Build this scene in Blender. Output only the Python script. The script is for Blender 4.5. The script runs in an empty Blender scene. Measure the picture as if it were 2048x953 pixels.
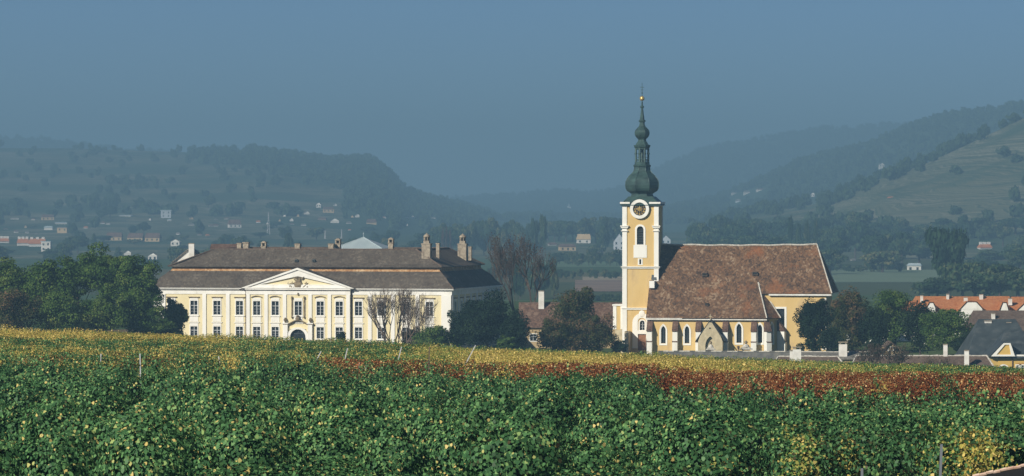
import bpy, bmesh, math, random
import numpy as np
from mathutils import Vector, Matrix
R = math.radians
random.seed(7)
SC = bpy.context.scene
COL = SC.collection

# ------------------------------------------------------------------ camera
F = 8750.0                       # focal length in photograph pixels
CZ = 32.0
PITCH = math.atan(76.5 / F)
cam_d = bpy.data.cameras.new('camera'); cam = bpy.data.objects.new('camera', cam_d)
COL.objects.link(cam); SC.camera = cam
cam.location = (0, 0, CZ); cam.rotation_euler = (R(90) - PITCH, 0, 0)
cam_d.sensor_width = 36.0; cam_d.lens = F / 2048 * 36.0
cam_d.clip_start = 1.0; cam_d.clip_end = 40000

# ------------------------------------------------------------------ light
SUN_EL, SUN_AZ = R(29), R(180 + 43)      # azimuth measured clockwise from +Y: behind the camera, to its left
world = bpy.data.worlds.new('World'); SC.world = world; world.use_nodes = True
wn = world.node_tree; bg = wn.nodes['Background']
sky = wn.nodes.new('ShaderNodeTexSky'); sky.sky_type = 'NISHITA'; sky.sun_disc = False
sky.sun_elevation = SUN_EL; sky.sun_rotation = SUN_AZ
sky.altitude = 4200; sky.air_density = 0.88; sky.dust_density = 0.0; sky.ozone_density = 7.0
wn.links.new(sky.outputs[0], bg.inputs[0]); bg.inputs[1].default_value = 0.05
sl = bpy.data.lights.new('sun', 'SUN'); sun = bpy.data.objects.new('sun', sl); COL.objects.link(sun)
sl.energy = 5.0; sl.angle = R(0.5); sl.color = (1.0, 0.93, 0.80)
sd = Vector((math.sin(SUN_AZ) * math.cos(SUN_EL), math.cos(SUN_AZ) * math.cos(SUN_EL), math.sin(SUN_EL)))
sun.rotation_euler = sd.to_track_quat('Z', 'Y').to_euler()
sun.location = (-200, -200, 300)
SC.view_settings.view_transform = 'Standard'; SC.view_settings.look = 'None'
SC.view_settings.exposure = 0.28; SC.view_settings.gamma = 1.0
SC.cycles.max_bounces = 6; SC.cycles.volume_bounces = 0; SC.cycles.diffuse_bounces = 2
SC.cycles.transmission_bounces = 3; SC.cycles.caustics_reflective = False; SC.cycles.caustics_refractive = False
HAZE_DENSITY = 0.00030
HAZE_COLOR = (0.262, 0.475, 0.665)

# ------------------------------------------------------------------ helpers
def tag(o, label=None, cat=None, group=None, kind=None):
    if label: o['label'] = label
    if cat: o['category'] = cat
    if group: o['group'] = group
    if kind: o['kind'] = kind
    return o
def empty(name, loc, rz=0, label=None, cat=None, group=None):
    o = bpy.data.objects.new(name, None); COL.objects.link(o); o.empty_display_size = 0.5
    o.location = loc; o.rotation_euler = (0, 0, rz)
    return tag(o, label, cat, group)
def link(name, me, parent=None, loc=(0, 0, 0), rz=0, scale=None):
    o = bpy.data.objects.new(name, me); COL.objects.link(o)
    if parent: o.parent = parent
    o.location = loc; o.rotation_euler = (0, 0, rz)
    if scale is not None: o.scale = scale
    return o

def ray(px, py):
    cp, sp = math.cos(PITCH), math.sin(PITCH)
    a, b = (px - 1024) / F, (476.5 - py) / F
    return Vector((a, cp + b * sp, -sp + b * cp))
def at(px, py, d):
    r = ray(px, py); t = d / r.y
    return Vector((r.x * t, d, CZ + r.z * t))
def zat(py, d): return at(1024, py, d).z
def xat(px, d): return (px - 1024) / F * d

def interp(x, pts):
    if x <= pts[0][0]: return pts[0][1]
    for (a, b), (c, d) in zip(pts, pts[1:]):
        if x <= c: return b + (d - b) * (x - a) / (c - a)
    return pts[-1][1]
def sstep(a, b, x):
    t = min(1, max(0, (x - a) / (b - a))); return t * t * (3 - 2 * t)

# ---- terrain height (one function for ground and hills)
VILL = 7.7
HL = [(60, 4.4), (80, 5.0), (105, 5.75), (150, 6.9), (200, 7.9), (213, 8.3), (232, 8.55), (330, 9.65)]
HR = [(60, 4.4), (80, 5.0), (105, 5.75), (150, 7.2), (200, 8.6), (213, 8.75), (232, 9.35), (330, 12.85)]
def canopy_drop(px, d):
    w = min(1.15, max(-0.15, px / 2048))
    w2 = sstep(-0.1, 1.1, w) * 0.5 + w * 0.5
    b = interp(d, HL) * (1 - w2) + interp(d, HR) * w2
    if 150 < d < 214 and px > 1270:      # shallow dip in front of the russet rows
        b += max(0.0, 9.4 - interp(200, HL) * (1 - w2) - interp(200, HR) * w2) * sstep(1270, 1340, px) * (sstep(150, 198, d) if d < 198 else 1 - sstep(203, 214, d))
    return b
VH = 2.17
CREST_L = [(-700, 300), (0, 299), (150, 300), (300, 305), (420, 306), (520, 301), (620, 316), (690, 322), (740, 318), (770, 340), (790, 360), (810, 383), (850, 400), (900, 412), (960, 430), (1050, 455), (1200, 470)]
CREST_LB = [(-700, 255), (0, 279), (90, 281), (150, 290), (260, 300), (380, 310), (600, 380), (800, 440)]
CREST_R1 = [(1380, 470), (1500, 432), (1580, 418), (1640, 408), (1700, 384), (1760, 352), (1850, 322), (1950, 278), (2048, 235), (2300, 130), (2650, 20)]
CREST_R2 = [(1250, 440), (1330, 425), (1430, 404), (1500, 374), (1560, 345), (1600, 325), (1740, 288), (1780, 269), (1840, 243), (1900, 228), (1960, 222), (2048, 212), (2650, 170)]
CREST_R3 = [(500, 418), (850, 405), (1040, 396), (1090, 388), (1130, 386), (1180, 392), (1250, 375), (1300, 345), (1400, 303), (1550, 277), (1650, 260), (1780, 252), (2048, 240), (2650, 220)]
def ridge(px, d, pts, d0, dc, d1, n):
    zc = CZ + (400 - interp(px, pts)) * dc / F + n
    if zc <= 0: return 0
    if d <= d0 or d >= d1: return 0
    if d <= dc:
        t = (d - d0) / (dc - d0); return zc * (0.55 * t * t * (3 - 2 * t) + 0.45 * t ** 1.5)
    t = (d - dc) / (d1 - dc); return zc * (1 - sstep(0, 1, t))
def hash2(i, j, s=0):
    n = (i * 374761393 + j * 668265263 + s * 974634777) & 0xffffffff
    n = ((n ^ (n >> 13)) * 1274126177) & 0xffffffff
    return ((n ^ (n >> 16)) & 0xffff) / 65535.0
def vnoise(x, y, s=0):
    i, j = math.floor(x), math.floor(y); u, v = x - i, y - j
    u = u * u * (3 - 2 * u); v = v * v * (3 - 2 * v)
    a, b, c, d = hash2(i, j, s), hash2(i + 1, j, s), hash2(i, j + 1, s), hash2(i + 1, j + 1, s)
    return (a * (1 - u) + b * u) * (1 - v) + (c * (1 - u) + d * u) * v
def ground(X, Y):
    Y = max(Y, 1.0)
    px = 1024 + X / Y * F
    if Y < 335:
        d = max(Y, 60)
        pxx = 1024 + X / d * F
        z = CZ - canopy_drop(pxx, d) - VH
        if Y < 60: z += (60 - Y) * 0.03
        return z
    if Y < 1000:
        ze = CZ - canopy_drop(px, 335) - VH
        z = ze + (VILL - ze) * sstep(335, 500, Y)
        return z
    z = VILL * (1 - sstep(1000, 1400, Y))
    if Y > 2300:
        n1 = (vnoise(X / 260, Y / 300, 3) - 0.5) * 14
        hl = ridge(px, Y, CREST_L, 2900, 5600, 7000, n1 * 0.25)
        lb = ridge(px, Y, CREST_LB, 6200, 8600, 9800, n1 * 0.3)
        r1 = ridge(px, Y, CREST_R1, 2350, 3300, 4600, n1 * 0.2)
        r2 = ridge(px, Y, CREST_R2, 3600, 5700, 7200, n1 * 0.3)
        r3 = ridge(px, Y, CREST_R3, 6000, 9200, 10500, n1 * 0.3)
        h = max(hl, lb, r1, r2, r3)
        z += h + (n1 * 0.35 * min(1, h / 25) if h > 0 else 0)
    return z
def ground_hit(px, py, dmin=1100, dmax=10000):
    r = ray(px, py); d = dmin
    while d < dmax:
        p = at(px, py, d)
        if p.z <= ground(p.x, d): return p
        d += 12
    p = at(px, py, 3400); p.z = ground(p.x, p.y); return p

# ------------------------------------------------------------------ materials
def mat(name, c1, c2=None, scale=1.0, rough=0.85, detail=6, c3=None, scale3=0.15, bump=0.0, bscale=None, metal=0.0, spec=0.3, coord='Object', stretch=None, ramp=(0.35, 0.65)):
    m = bpy.data.materials.new(name); m.use_nodes = True
    nt = m.node_tree; b = nt.nodes['Principled BSDF']; N = nt.nodes.new; L = nt.links.new
    b.inputs['Roughness'].default_value = rough; b.inputs['Metallic'].default_value = metal
    b.inputs['Specular IOR Level'].default_value = spec
    if c2 is None: c2 = tuple(x * 0.82 for x in c1)
    tc = N('ShaderNodeTexCoord'); mp = N('ShaderNodeMapping'); L(tc.outputs[coord], mp.inputs[0])
    if stretch: mp.inputs['Scale'].default_value = stretch
    n = N('ShaderNodeTexNoise'); n.inputs['Scale'].default_value = scale; n.inputs['Detail'].default_value = detail
    L(mp.outputs[0], n.inputs['Vector'])
    r = N('ShaderNodeValToRGB'); r.color_ramp.elements[0].position = ramp[0]; r.color_ramp.elements[1].position = ramp[1]
    r.color_ramp.elements[0].color = (*c2, 1); r.color_ramp.elements[1].color = (*c1, 1)
    L(n.outputs['Fac'], r.inputs[0]); out = r.outputs[0]
    if c3 is not None:
        n3 = N('ShaderNodeTexNoise'); n3.inputs['Scale'].default_value = scale3; n3.inputs['Detail'].default_value = 8; n3.inputs['Roughness'].default_value = 0.7
        L(mp.outputs[0], n3.inputs['Vector'])
        r3 = N('ShaderNodeValToRGB'); r3.color_ramp.elements[0].position = 0.52; r3.color_ramp.elements[1].position = 0.68
        L(n3.outputs['Fac'], r3.inputs[0])
        mx = N('ShaderNodeMix'); mx.data_type = 'RGBA'; L(r3.outputs[0], mx.inputs[0]); L(out, mx.inputs[6]); mx.inputs[7].default_value = (*c3, 1)
        out = mx.outputs[2]
    L(out, b.inputs['Base Color'])
    if bump:
        bp = N('ShaderNodeBump'); bp.inputs['Strength'].default_value = bump; bp.inputs['Distance'].default_value = 0.1
        nb = N('ShaderNodeTexNoise'); nb.inputs['Scale'].default_value = bscale or scale * 3; nb.inputs['Detail'].default_value = 4
        L(mp.outputs[0], nb.inputs['Vector']); L(nb.outputs['Fac'], bp.inputs['Height']); L(bp.outputs[0], b.inputs['Normal'])
    return m

def tile_mat(name, cols, patch=None, row=0.33, vary=1.0):
    """old plain-tile roof: single tiles of differing tone, larger weathered patches"""
    m = bpy.data.materials.new(name); m.use_nodes = True
    nt = m.node_tree; b = nt.nodes['Principled BSDF']; N = nt.nodes.new; L = nt.links.new
    b.inputs['Roughness'].default_value = 0.9; b.inputs['Specular IOR Level'].default_value = 0.2
    tc = N('ShaderNodeTexCoord'); mp = N('ShaderNodeMapping'); mp.inputs['Scale'].default_value = (1 / 0.26, 1 / row, 1 / row)
    L(tc.outputs['Object'], mp.inputs[0])
    v = N('ShaderNodeTexVoronoi'); v.inputs['Scale'].default_value = 1.0; L(mp.outputs[0], v.inputs['Vector'])
    sep = N('ShaderNodeSeparateColor'); L(v.outputs['Color'], sep.inputs[0])
    nz = N('ShaderNodeTexNoise'); nz.inputs['Scale'].default_value = 0.35; nz.inputs['Detail'].default_value = 6; nz.inputs['Roughness'].default_value = 0.65
    L(tc.outputs['Object'], nz.inputs['Vector'])
    ma = N('ShaderNodeMath'); ma.operation = 'MULTIPLY_ADD'; L(sep.outputs[0], ma.inputs[0]); ma.inputs[1].default_value = 0.5 * vary
    mm = N('ShaderNodeMath'); mm.operation = 'MULTIPLY_ADD'; L(nz.outputs['Fac'], mm.inputs[0]); mm.inputs[1].default_value = 1.5; mm.inputs[2].default_value = -0.5 - 0.25 * (vary - 1)
    L(mm.outputs[0], ma.inputs[2])
    r = N('ShaderNodeValToRGB'); e = r.color_ramp.elements
    e[0].position = 0; e[0].color = (*cols[0], 1); e[1].position = 1; e[1].color = (*cols[-1], 1)
    for k, c in enumerate(cols[1:-1]):
        q = e.new((k + 1) / (len(cols) - 1)); q.color = (*c, 1)
    L(ma.outputs[0], r.inputs[0]); out = r.outputs[0]
    if patch is not None:
        n3 = N('ShaderNodeTexNoise'); n3.inputs['Scale'].default_value = 0.22; n3.inputs['Detail'].default_value = 7; n3.inputs['Roughness'].default_value = 0.72
        L(tc.outputs['Object'], n3.inputs['Vector'])
        r3 = N('ShaderNodeValToRGB'); r3.color_ramp.elements[0].position = 0.54; r3.color_ramp.elements[1].position = 0.70
        L(n3.outputs['Fac'], r3.inputs[0])
        mx = N('ShaderNodeMix'); mx.data_type = 'RGBA'; L(r3.outputs[0], mx.inputs[0]); L(out, mx.inputs[6]); mx.inputs[7].default_value = (*patch, 1); out = mx.outputs[2]
    L(out, b.inputs['Base Color'])
    bp = N('ShaderNodeBump'); bp.inputs['Strength'].default_value = 0.5; bp.inputs['Distance'].default_value = 0.08
    L(sep.outputs[1], bp.inputs['Height']); L(bp.outputs[0], b.inputs['Normal'])
    return m

def leaf_mat(name, cols, patchcols=None, trans=0.35, pscale=0.25, gloss=0.0, inst_rand=0.12):
    m = bpy.data.materials.new(name); m.use_nodes = True
    nt = m.node_tree; nt.nodes.clear(); N = nt.nodes.new; L = nt.links.new
    out = N('ShaderNodeOutputMaterial'); df = N('ShaderNodeBsdfDiffuse'); tr = N('ShaderNodeBsdfTranslucent'); mx = N('ShaderNodeMixShader')
    at_ = N('ShaderNodeAttribute'); at_.attribute_name = 'tone'
    oi = N('ShaderNodeObjectInfo')
    geo = N('ShaderNodeNewGeometry'); nz = N('ShaderNodeTexNoise'); nz.inputs['Scale'].default_value = pscale; nz.inputs['Detail'].default_value = 4
    L(geo.outputs['Position'], nz.inputs['Vector'])
    a = N('ShaderNodeMath'); a.operation = 'MULTIPLY_ADD'; L(oi.outputs['Random'], a.inputs[0]); a.inputs[1].default_value = inst_rand; L(at_.outputs['Fac'], a.inputs[2])
    b = N('ShaderNodeMath'); b.operation = 'MULTIPLY_ADD'; L(nz.outputs['Fac'], b.inputs[0]); b.inputs[1].default_value = 0.9; b.inputs[2].default_value = -0.45 - inst_rand / 2
    c = N('ShaderNodeMath'); c.operation = 'ADD'; L(a.outputs[0], c.inputs[0]); L(b.outputs[0], c.inputs[1])
    r = N('ShaderNodeValToRGB'); e = r.color_ramp.elements
    e[0].position = cols[0][0]; e[0].color = (*cols[0][1], 1); e[1].position = cols[-1][0]; e[1].color = (*cols[-1][1], 1)
    for p, cc in cols[1:-1]:
        q = e.new(p); q.color = (*cc, 1)
    L(c.outputs[0], r.inputs[0])
    L(r.outputs[0], df.inputs[0]); L(r.outputs[0], tr.inputs[0])
    mx.inputs[0].default_value = trans; L(df.outputs[0], mx.inputs[1]); L(tr.outputs[0], mx.inputs[2])
    gl = N('ShaderNodeBsdfGlossy'); gl.inputs['Roughness'].default_value = 0.45; m2 = N('ShaderNodeMixShader'); m2.inputs[0].default_value = gloss
    L(mx.outputs[0], m2.inputs[1]); L(gl.outputs[0], m2.inputs[2]); L(m2.outputs[0], out.inputs[0])
    return m

M = {}
M['cream'] = mat('cream_plaster', (0.80, 0.71, 0.45), (0.74, 0.65, 0.40), 0.5, 0.95, c3=(0.62, 0.55, 0.38), scale3=0.45, stretch=(1, 1, .35))
M['white'] = mat('white_plaster', (0.86, 0.85, 0.80), (0.79, 0.78, 0.72), 0.6, 0.95, c3=(0.70, 0.68, 0.61), scale3=0.5, stretch=(1, 1, .4))
M['whitewash'] = mat('old_whitewash', (0.80, 0.79, 0.75), (0.62, 0.60, 0.55), 1.2, 0.95)
M['ochre'] = mat('ochre_plaster', (0.69, 0.50, 0.22), (0.62, 0.44, 0.18), 0.5, 0.95, c3=(0.53, 0.38, 0.19), scale3=0.5, stretch=(1, 1, .35))
M['glass'] = mat('dark_window_glass', (0.03, 0.035, 0.04), (0.015, 0.018, 0.02), 0.8, 0.15, spec=0.5)
M['frame'] = mat('painted_frame', (0.60, 0.63, 0.64), rough=0.7)
M['stone'] = mat('weathered_sandstone', (0.56, 0.48, 0.32), (0.42, 0.36, 0.24), 1.5, 0.95, bump=0.4)
M['carving'] = mat('carved_stone', (0.34, 0.28, 0.18), (0.16, 0.12, 0.08), 2.5, 0.95, bump=0.6)
M['wallstone'] = mat('grey_rubble_wall', (0.20, 0.19, 0.17), (0.12, 0.12, 0.12), 1.2, 0.95, bump=0.6)
M['castle_tile'] = tile_mat('dark_brown_old_tiles', [(0.060, 0.048, 0.038), (0.088, 0.070, 0.056), (0.108, 0.090, 0.070), (0.17, 0.145, 0.115)], vary=1.25)
M['cove_tile'] = tile_mat('orange_lichen_tiles', [(0.22, 0.10, 0.04), (0.42, 0.24, 0.11), (0.62, 0.46, 0.28)], vary=1.0)
M['church_tile'] = tile_mat('mottled_church_tiles', [(0.052, 0.033, 0.022), (0.090, 0.053, 0.032), (0.130, 0.073, 0.040), (0.175, 0.100, 0.054), (0.28, 0.20, 0.13)], patch=(0.25, 0.095, 0.035), vary=1.45)
M['red_tile'] = tile_mat('orange_red_tiles', [(0.30, 0.10, 0.035), (0.42, 0.16, 0.06), (0.50, 0.24, 0.10)], vary=1.0)
M['brown_tile'] = tile_mat('brown_tiles', [(0.07, 0.05, 0.04), (0.12, 0.085, 0.065), (0.17, 0.13, 0.10)], vary=1.0)
M['grey_tile'] = tile_mat('grey_lichen_tiles', [(0.10, 0.095, 0.085), (0.17, 0.16, 0.14), (0.26, 0.25, 0.22)], vary=1.0)
M['mid_tile'] = tile_mat('reddish_brown_tiles', [(0.07, 0.042, 0.032), (0.13, 0.075, 0.052), (0.22, 0.15, 0.11)], vary=1.3)
M['slate'] = mat('dark_slate', (0.055, 0.07, 0.075), (0.035, 0.045, 0.05), 0.8, 0.6, c3=(0.09, 0.10, 0.10), scale3=0.4)
M['copper'] = mat('patinated_copper', (0.050, 0.100, 0.088), (0.026, 0.052, 0.048), 1.0, 0.45, metal=0.25, spec=0.6)
M['metalroof'] = mat('grey_blue_sheet', (0.42, 0.50, 0.52), (0.36, 0.44, 0.47), 0.6, 0.5)
M['gold'] = mat('gilding', (0.75, 0.52, 0.18), (0.6, 0.4, 0.12), 3, 0.35, metal=0.6)
M['mortar'] = mat('lime_mortar', (0.62, 0.59, 0.52), (0.36, 0.34, 0.30), 2.5, 0.95)
M['clock'] = mat('clock_black', (0.03, 0.02, 0.015), rough=0.6)
M['wood'] = mat('brown_door_wood', (0.34, 0.17, 0.09), (0.26, 0.12, 0.065), 3, 0.8)
M['dark'] = mat('dark_void', (0.015, 0.015, 0.015), rough=0.95)
M['brick'] = mat('old_chimney_plaster', (0.42, 0.36, 0.27), (0.20, 0.16, 0.12), 2.2, 0.95, bump=0.4)
M['trunk'] = mat('bark', (0.085, 0.065, 0.05), (0.045, 0.035, 0.03), 3, 0.95)
M['trunkpale'] = mat('pale_branches', (0.16, 0.12, 0.09), (0.08, 0.06, 0.045), 3, 0.95)
M['post'] = mat('concrete_post', (0.55, 0.55, 0.55), (0.40, 0.40, 0.42), 4, 0.9)
M['steel'] = mat('grey_steel', (0.16, 0.18, 0.20), rough=0.6)
M['rust'] = mat('rusty_sheet_edge', (0.34, 0.17, 0.09), (0.60, 0.45, 0.36), 6, 0.7)
M['tar'] = mat('tarred_felt', (0.010, 0.011, 0.012), rough=0.95)
M['tan'] = mat('tan_plaster', (0.48, 0.36, 0.20), (0.42, 0.31, 0.17), 0.4, 0.95)
M['farwhite'] = mat('far_limewash', (0.66, 0.65, 0.61), (0.5, 0.49, 0.45), 0.3, 0.95)
M['paleblue'] = mat('pale_blue_render', (0.50, 0.55, 0.60), rough=0.95)
M['yellowhouse'] = mat('yellow_plaster', (0.62, 0.42, 0.12), (0.56, 0.37, 0.10), 0.5, 0.95)
M['sign'] = mat('red_brown_paint', (0.28, 0.07, 0.03), rough=0.8)
M['drain'] = mat('brown_drainpipe', (0.12, 0.08, 0.06), rough=0.6)

G_ = dict
M['leaf_green'] = leaf_mat('broadleaf_green', [(0.0, (0.022, 0.050, 0.015)), (0.42, (0.065, 0.125, 0.030)), (0.75, (0.13, 0.20, 0.045)), (1.05, (0.21, 0.24, 0.065))])
M['leaf_dark'] = leaf_mat('dark_evergreen', [(0.0, (0.006, 0.014, 0.010)), (0.5, (0.014, 0.028, 0.016)), (1.0, (0.035, 0.058, 0.026))], trans=0.10)
M['leaf_autumn'] = leaf_mat('browning_leaves', [(0.0, (0.03, 0.045, 0.020)), (0.4, (0.065, 0.085, 0.030)), (0.62, (0.11, 0.095, 0.045)), (0.8, (0.16, 0.10, 0.055)), (1.0, (0.24, 0.15, 0.08))])
M['leaf_rust'] = leaf_mat('rust_leaves', [(0.0, (0.07, 0.04, 0.028)), (1.0, (0.15, 0.085, 0.05))])
M['leaf_river'] = leaf_mat('floodplain_leaves', [(0.0, (0.020, 0.045, 0.024)), (0.5, (0.045, 0.085, 0.040)), (0.8, (0.11, 0.14, 0.06)), (1.0, (0.20, 0.19, 0.09))], pscale=0.01, inst_rand=0.45)
M['leaf_far'] = leaf_mat('far_forest_leaves', [(0.0, (0.030, 0.052, 0.028)), (1.0, (0.075, 0.115, 0.050))], pscale=0.01, inst_rand=0.3)
M['vine_green'] = leaf_mat('green_vine_leaves', [(0.0, (0.060, 0.050, 0.025)), (0.14, (0.022, 0.062, 0.024)), (0.45, (0.046, 0.125, 0.048)), (0.74, (0.125, 0.262, 0.092)), (0.90, (0.27, 0.38, 0.13)), (1.08, (0.58, 0.46, 0.16))], pscale=0.13, trans=0.10, gloss=0.008)
M['vine_mix'] = leaf_mat('turning_vine_leaves', [(0.0, (0.05, 0.12, 0.035)), (0.36, (0.13, 0.25, 0.06)), (0.58, (0.42, 0.40, 0.11)), (1.0, (0.74, 0.56, 0.19))], pscale=0.2, trans=0.30)
M['vine_yellow'] = leaf_mat('yellow_vine_leaves', [(0.0, (0.12, 0.16, 0.04)), (0.28, (0.38, 0.35, 0.08)), (0.62, (0.70, 0.53, 0.15)), (1.0, (0.86, 0.68, 0.26))], pscale=0.3, trans=0.30)
M['vine_red'] = leaf_mat('russet_vine_leaves', [(0.0, (0.06, 0.020, 0.010)), (0.45, (0.21, 0.070, 0.026)), (0.72, (0.40, 0.16, 0.060)), (0.86, (0.70, 0.46, 0.20)), (1.0, (0.80, 0.58, 0.28))], pscale=0.3, trans=0.30)

# ground materials
def ground_mat():
    m = bpy.data.materials.new('ground_soil_grass'); m.use_nodes = True
    nt = m.node_tree; b = nt.nodes['Principled BSDF']; N = nt.nodes.new; L = nt.links.new
    b.inputs['Roughness'].default_value = 1.0; b.inputs['Specular IOR Level'].default_value = 0.0
    geo = N('ShaderNodeNewGeometry'); mp = N('ShaderNodeMapping'); mp.inputs['Scale'].default_value = (0.004, 0.0035, 0.004)
    L(geo.outputs['Position'], mp.inputs[0])
    v = N('ShaderNodeTexVoronoi'); v.inputs['Scale'].default_value = 1.0; L(mp.outputs[0], v.inputs['Vector'])
    sep = N('ShaderNodeSeparateColor'); L(v.outputs['Color'], sep.inputs[0])
    r = N('ShaderNodeValToRGB'); e = r.color_ramp.elements; r.color_ramp.interpolation = 'CONSTANT'
    e[0].position = 0; e[0].color = (0.06, 0.10, 0.035, 1); e[1].position = 0.8; e[1].color = (0.17, 0.13, 0.08, 1)
    for p, c in ((0.3, (0.09, 0.13, 0.05)), (0.5, (0.12, 0.12, 0.06)), (0.65, (0.07, 0.09, 0.04))): q = e.new(p); q.color = (*c, 1)
    L(sep.outputs[0], r.inputs[0])
    n = N('ShaderNodeTexNoise'); n.inputs['Scale'].default_value = 0.3; n.inputs['Detail'].default_value = 8; L(geo.outputs['Position'], n.inputs['Vector'])
    mx = N('ShaderNodeMix'); mx.data_type = 'RGBA'; mx.blend_type = 'MULTIPLY'; mx.inputs[0].default_value = 0.6
    r2 = N('ShaderNodeValToRGB'); r2.color_ramp.elements[0].position = 0.3; r2.color_ramp.elements[0].color = (0.45, 0.45, 0.45, 1); r2.color_ramp.elements[1].position = 0.7
    L(n.outputs['Fac'], r2.inputs[0]); L(r.outputs[0], mx.inputs[6]); L(r2.outputs[0], mx.inputs[7]); L(mx.outputs[2], b.inputs['Base Color'])
    return m
def hill_mat():
    """terraced vineyards in contour bands, patches of wood, pale dry walls"""
    m = bpy.data.materials.new('terraced_hillside'); m.use_nodes = True
    nt = m.node_tree; b = nt.nodes['Principled BSDF']; N = nt.nodes.new; L = nt.links.new
    b.inputs['Roughness'].default_value = 1.0; b.inputs['Specular IOR Level'].default_value = 0.0
    geo = N('ShaderNodeNewGeometry'); sp = N('ShaderNodeSeparateXYZ'); L(geo.outputs['Position'], sp.inputs[0])
    nw = N('ShaderNodeTexNoise'); nw.inputs['Scale'].default_value = 0.006; nw.inputs['Detail'].default_value = 5; L(geo.outputs['Position'], nw.inputs['Vector'])
    # warp the height by a noise, then stripe it
    ma = N('ShaderNodeMath'); ma.operation = 'MULTIPLY_ADD'; L(nw.outputs['Fac'], ma.inputs[0]); ma.inputs[1].default_value = 26; L(sp.outputs[2], ma.inputs[2])
    mpz = N('ShaderNodeMath'); mpz.operation = 'MULTIPLY'; L(ma.outputs[0], mpz.inputs[0]); mpz.inputs[1].default_value = 1.35
    cb = N('ShaderNodeCombineXYZ'); L(mpz.outputs[0], cb.inputs[2])
    sx = N('ShaderNodeMath'); sx.operation = 'MULTIPLY'; L(sp.outputs[0], sx.inputs[0]); sx.inputs[1].default_value = 0.007; L(sx.outputs[0], cb.inputs[0])
    st = N('ShaderNodeTexNoise'); st.inputs['Scale'].default_value = 1.0; st.inputs['Detail'].default_value = 3; L(cb.outputs[0], st.inputs['Vector'])
    r = N('ShaderNodeValToRGB'); e = r.color_ramp.elements
    e[0].position = 0.40; e[0].color = (0.045, 0.065, 0.036, 1); e[1].position = 0.66; e[1].color = (0.19, 0.19, 0.14, 1)
    for p, c in ((0.47, (0.085, 0.100, 0.055)), (0.56, (0.135, 0.135, 0.080))): q = e.new(p); q.color = (*c, 1)
    L(st.outputs['Fac'], r.inputs[0])
    pn = N('ShaderNodeTexNoise'); pn.inputs['Scale'].default_value = 0.0045; pn.inputs['Detail'].default_value = 6; pn.inputs['Roughness'].default_value = 0.6
    L(geo.outputs['Position'], pn.inputs['Vector'])
    rp = N('ShaderNodeValToRGB'); rp.color_ramp.elements[0].position = 0.50; rp.color_ramp.elements[1].position = 0.58
    L(pn.outputs['Fac'], rp.inputs[0])
    at_ = N('ShaderNodeAttribute'); at_.attribute_name = 'wood'
    mxx = N('ShaderNodeMath'); mxx.operation = 'MAXIMUM'; L(rp.outputs[0], mxx.inputs[0]); L(at_.outputs['Fac'], mxx.inputs[1])
    mx = N('ShaderNodeMix'); mx.data_type = 'RGBA'; L(mxx.outputs[0], mx.inputs[0]); L(r.outputs[0], mx.inputs[6]); mx.inputs[7].default_value = (0.045, 0.072, 0.038, 1)
    L(mx.outputs[2], b.inputs['Base Color'])
    return m
M['ground'] = ground_mat(); M['hill'] = hill_mat()
M['soil'] = mat('vineyard_soil', (0.07, 0.055, 0.035), (0.035, 0.03, 0.018), 0.8, 1.0, coord='Object')

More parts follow.
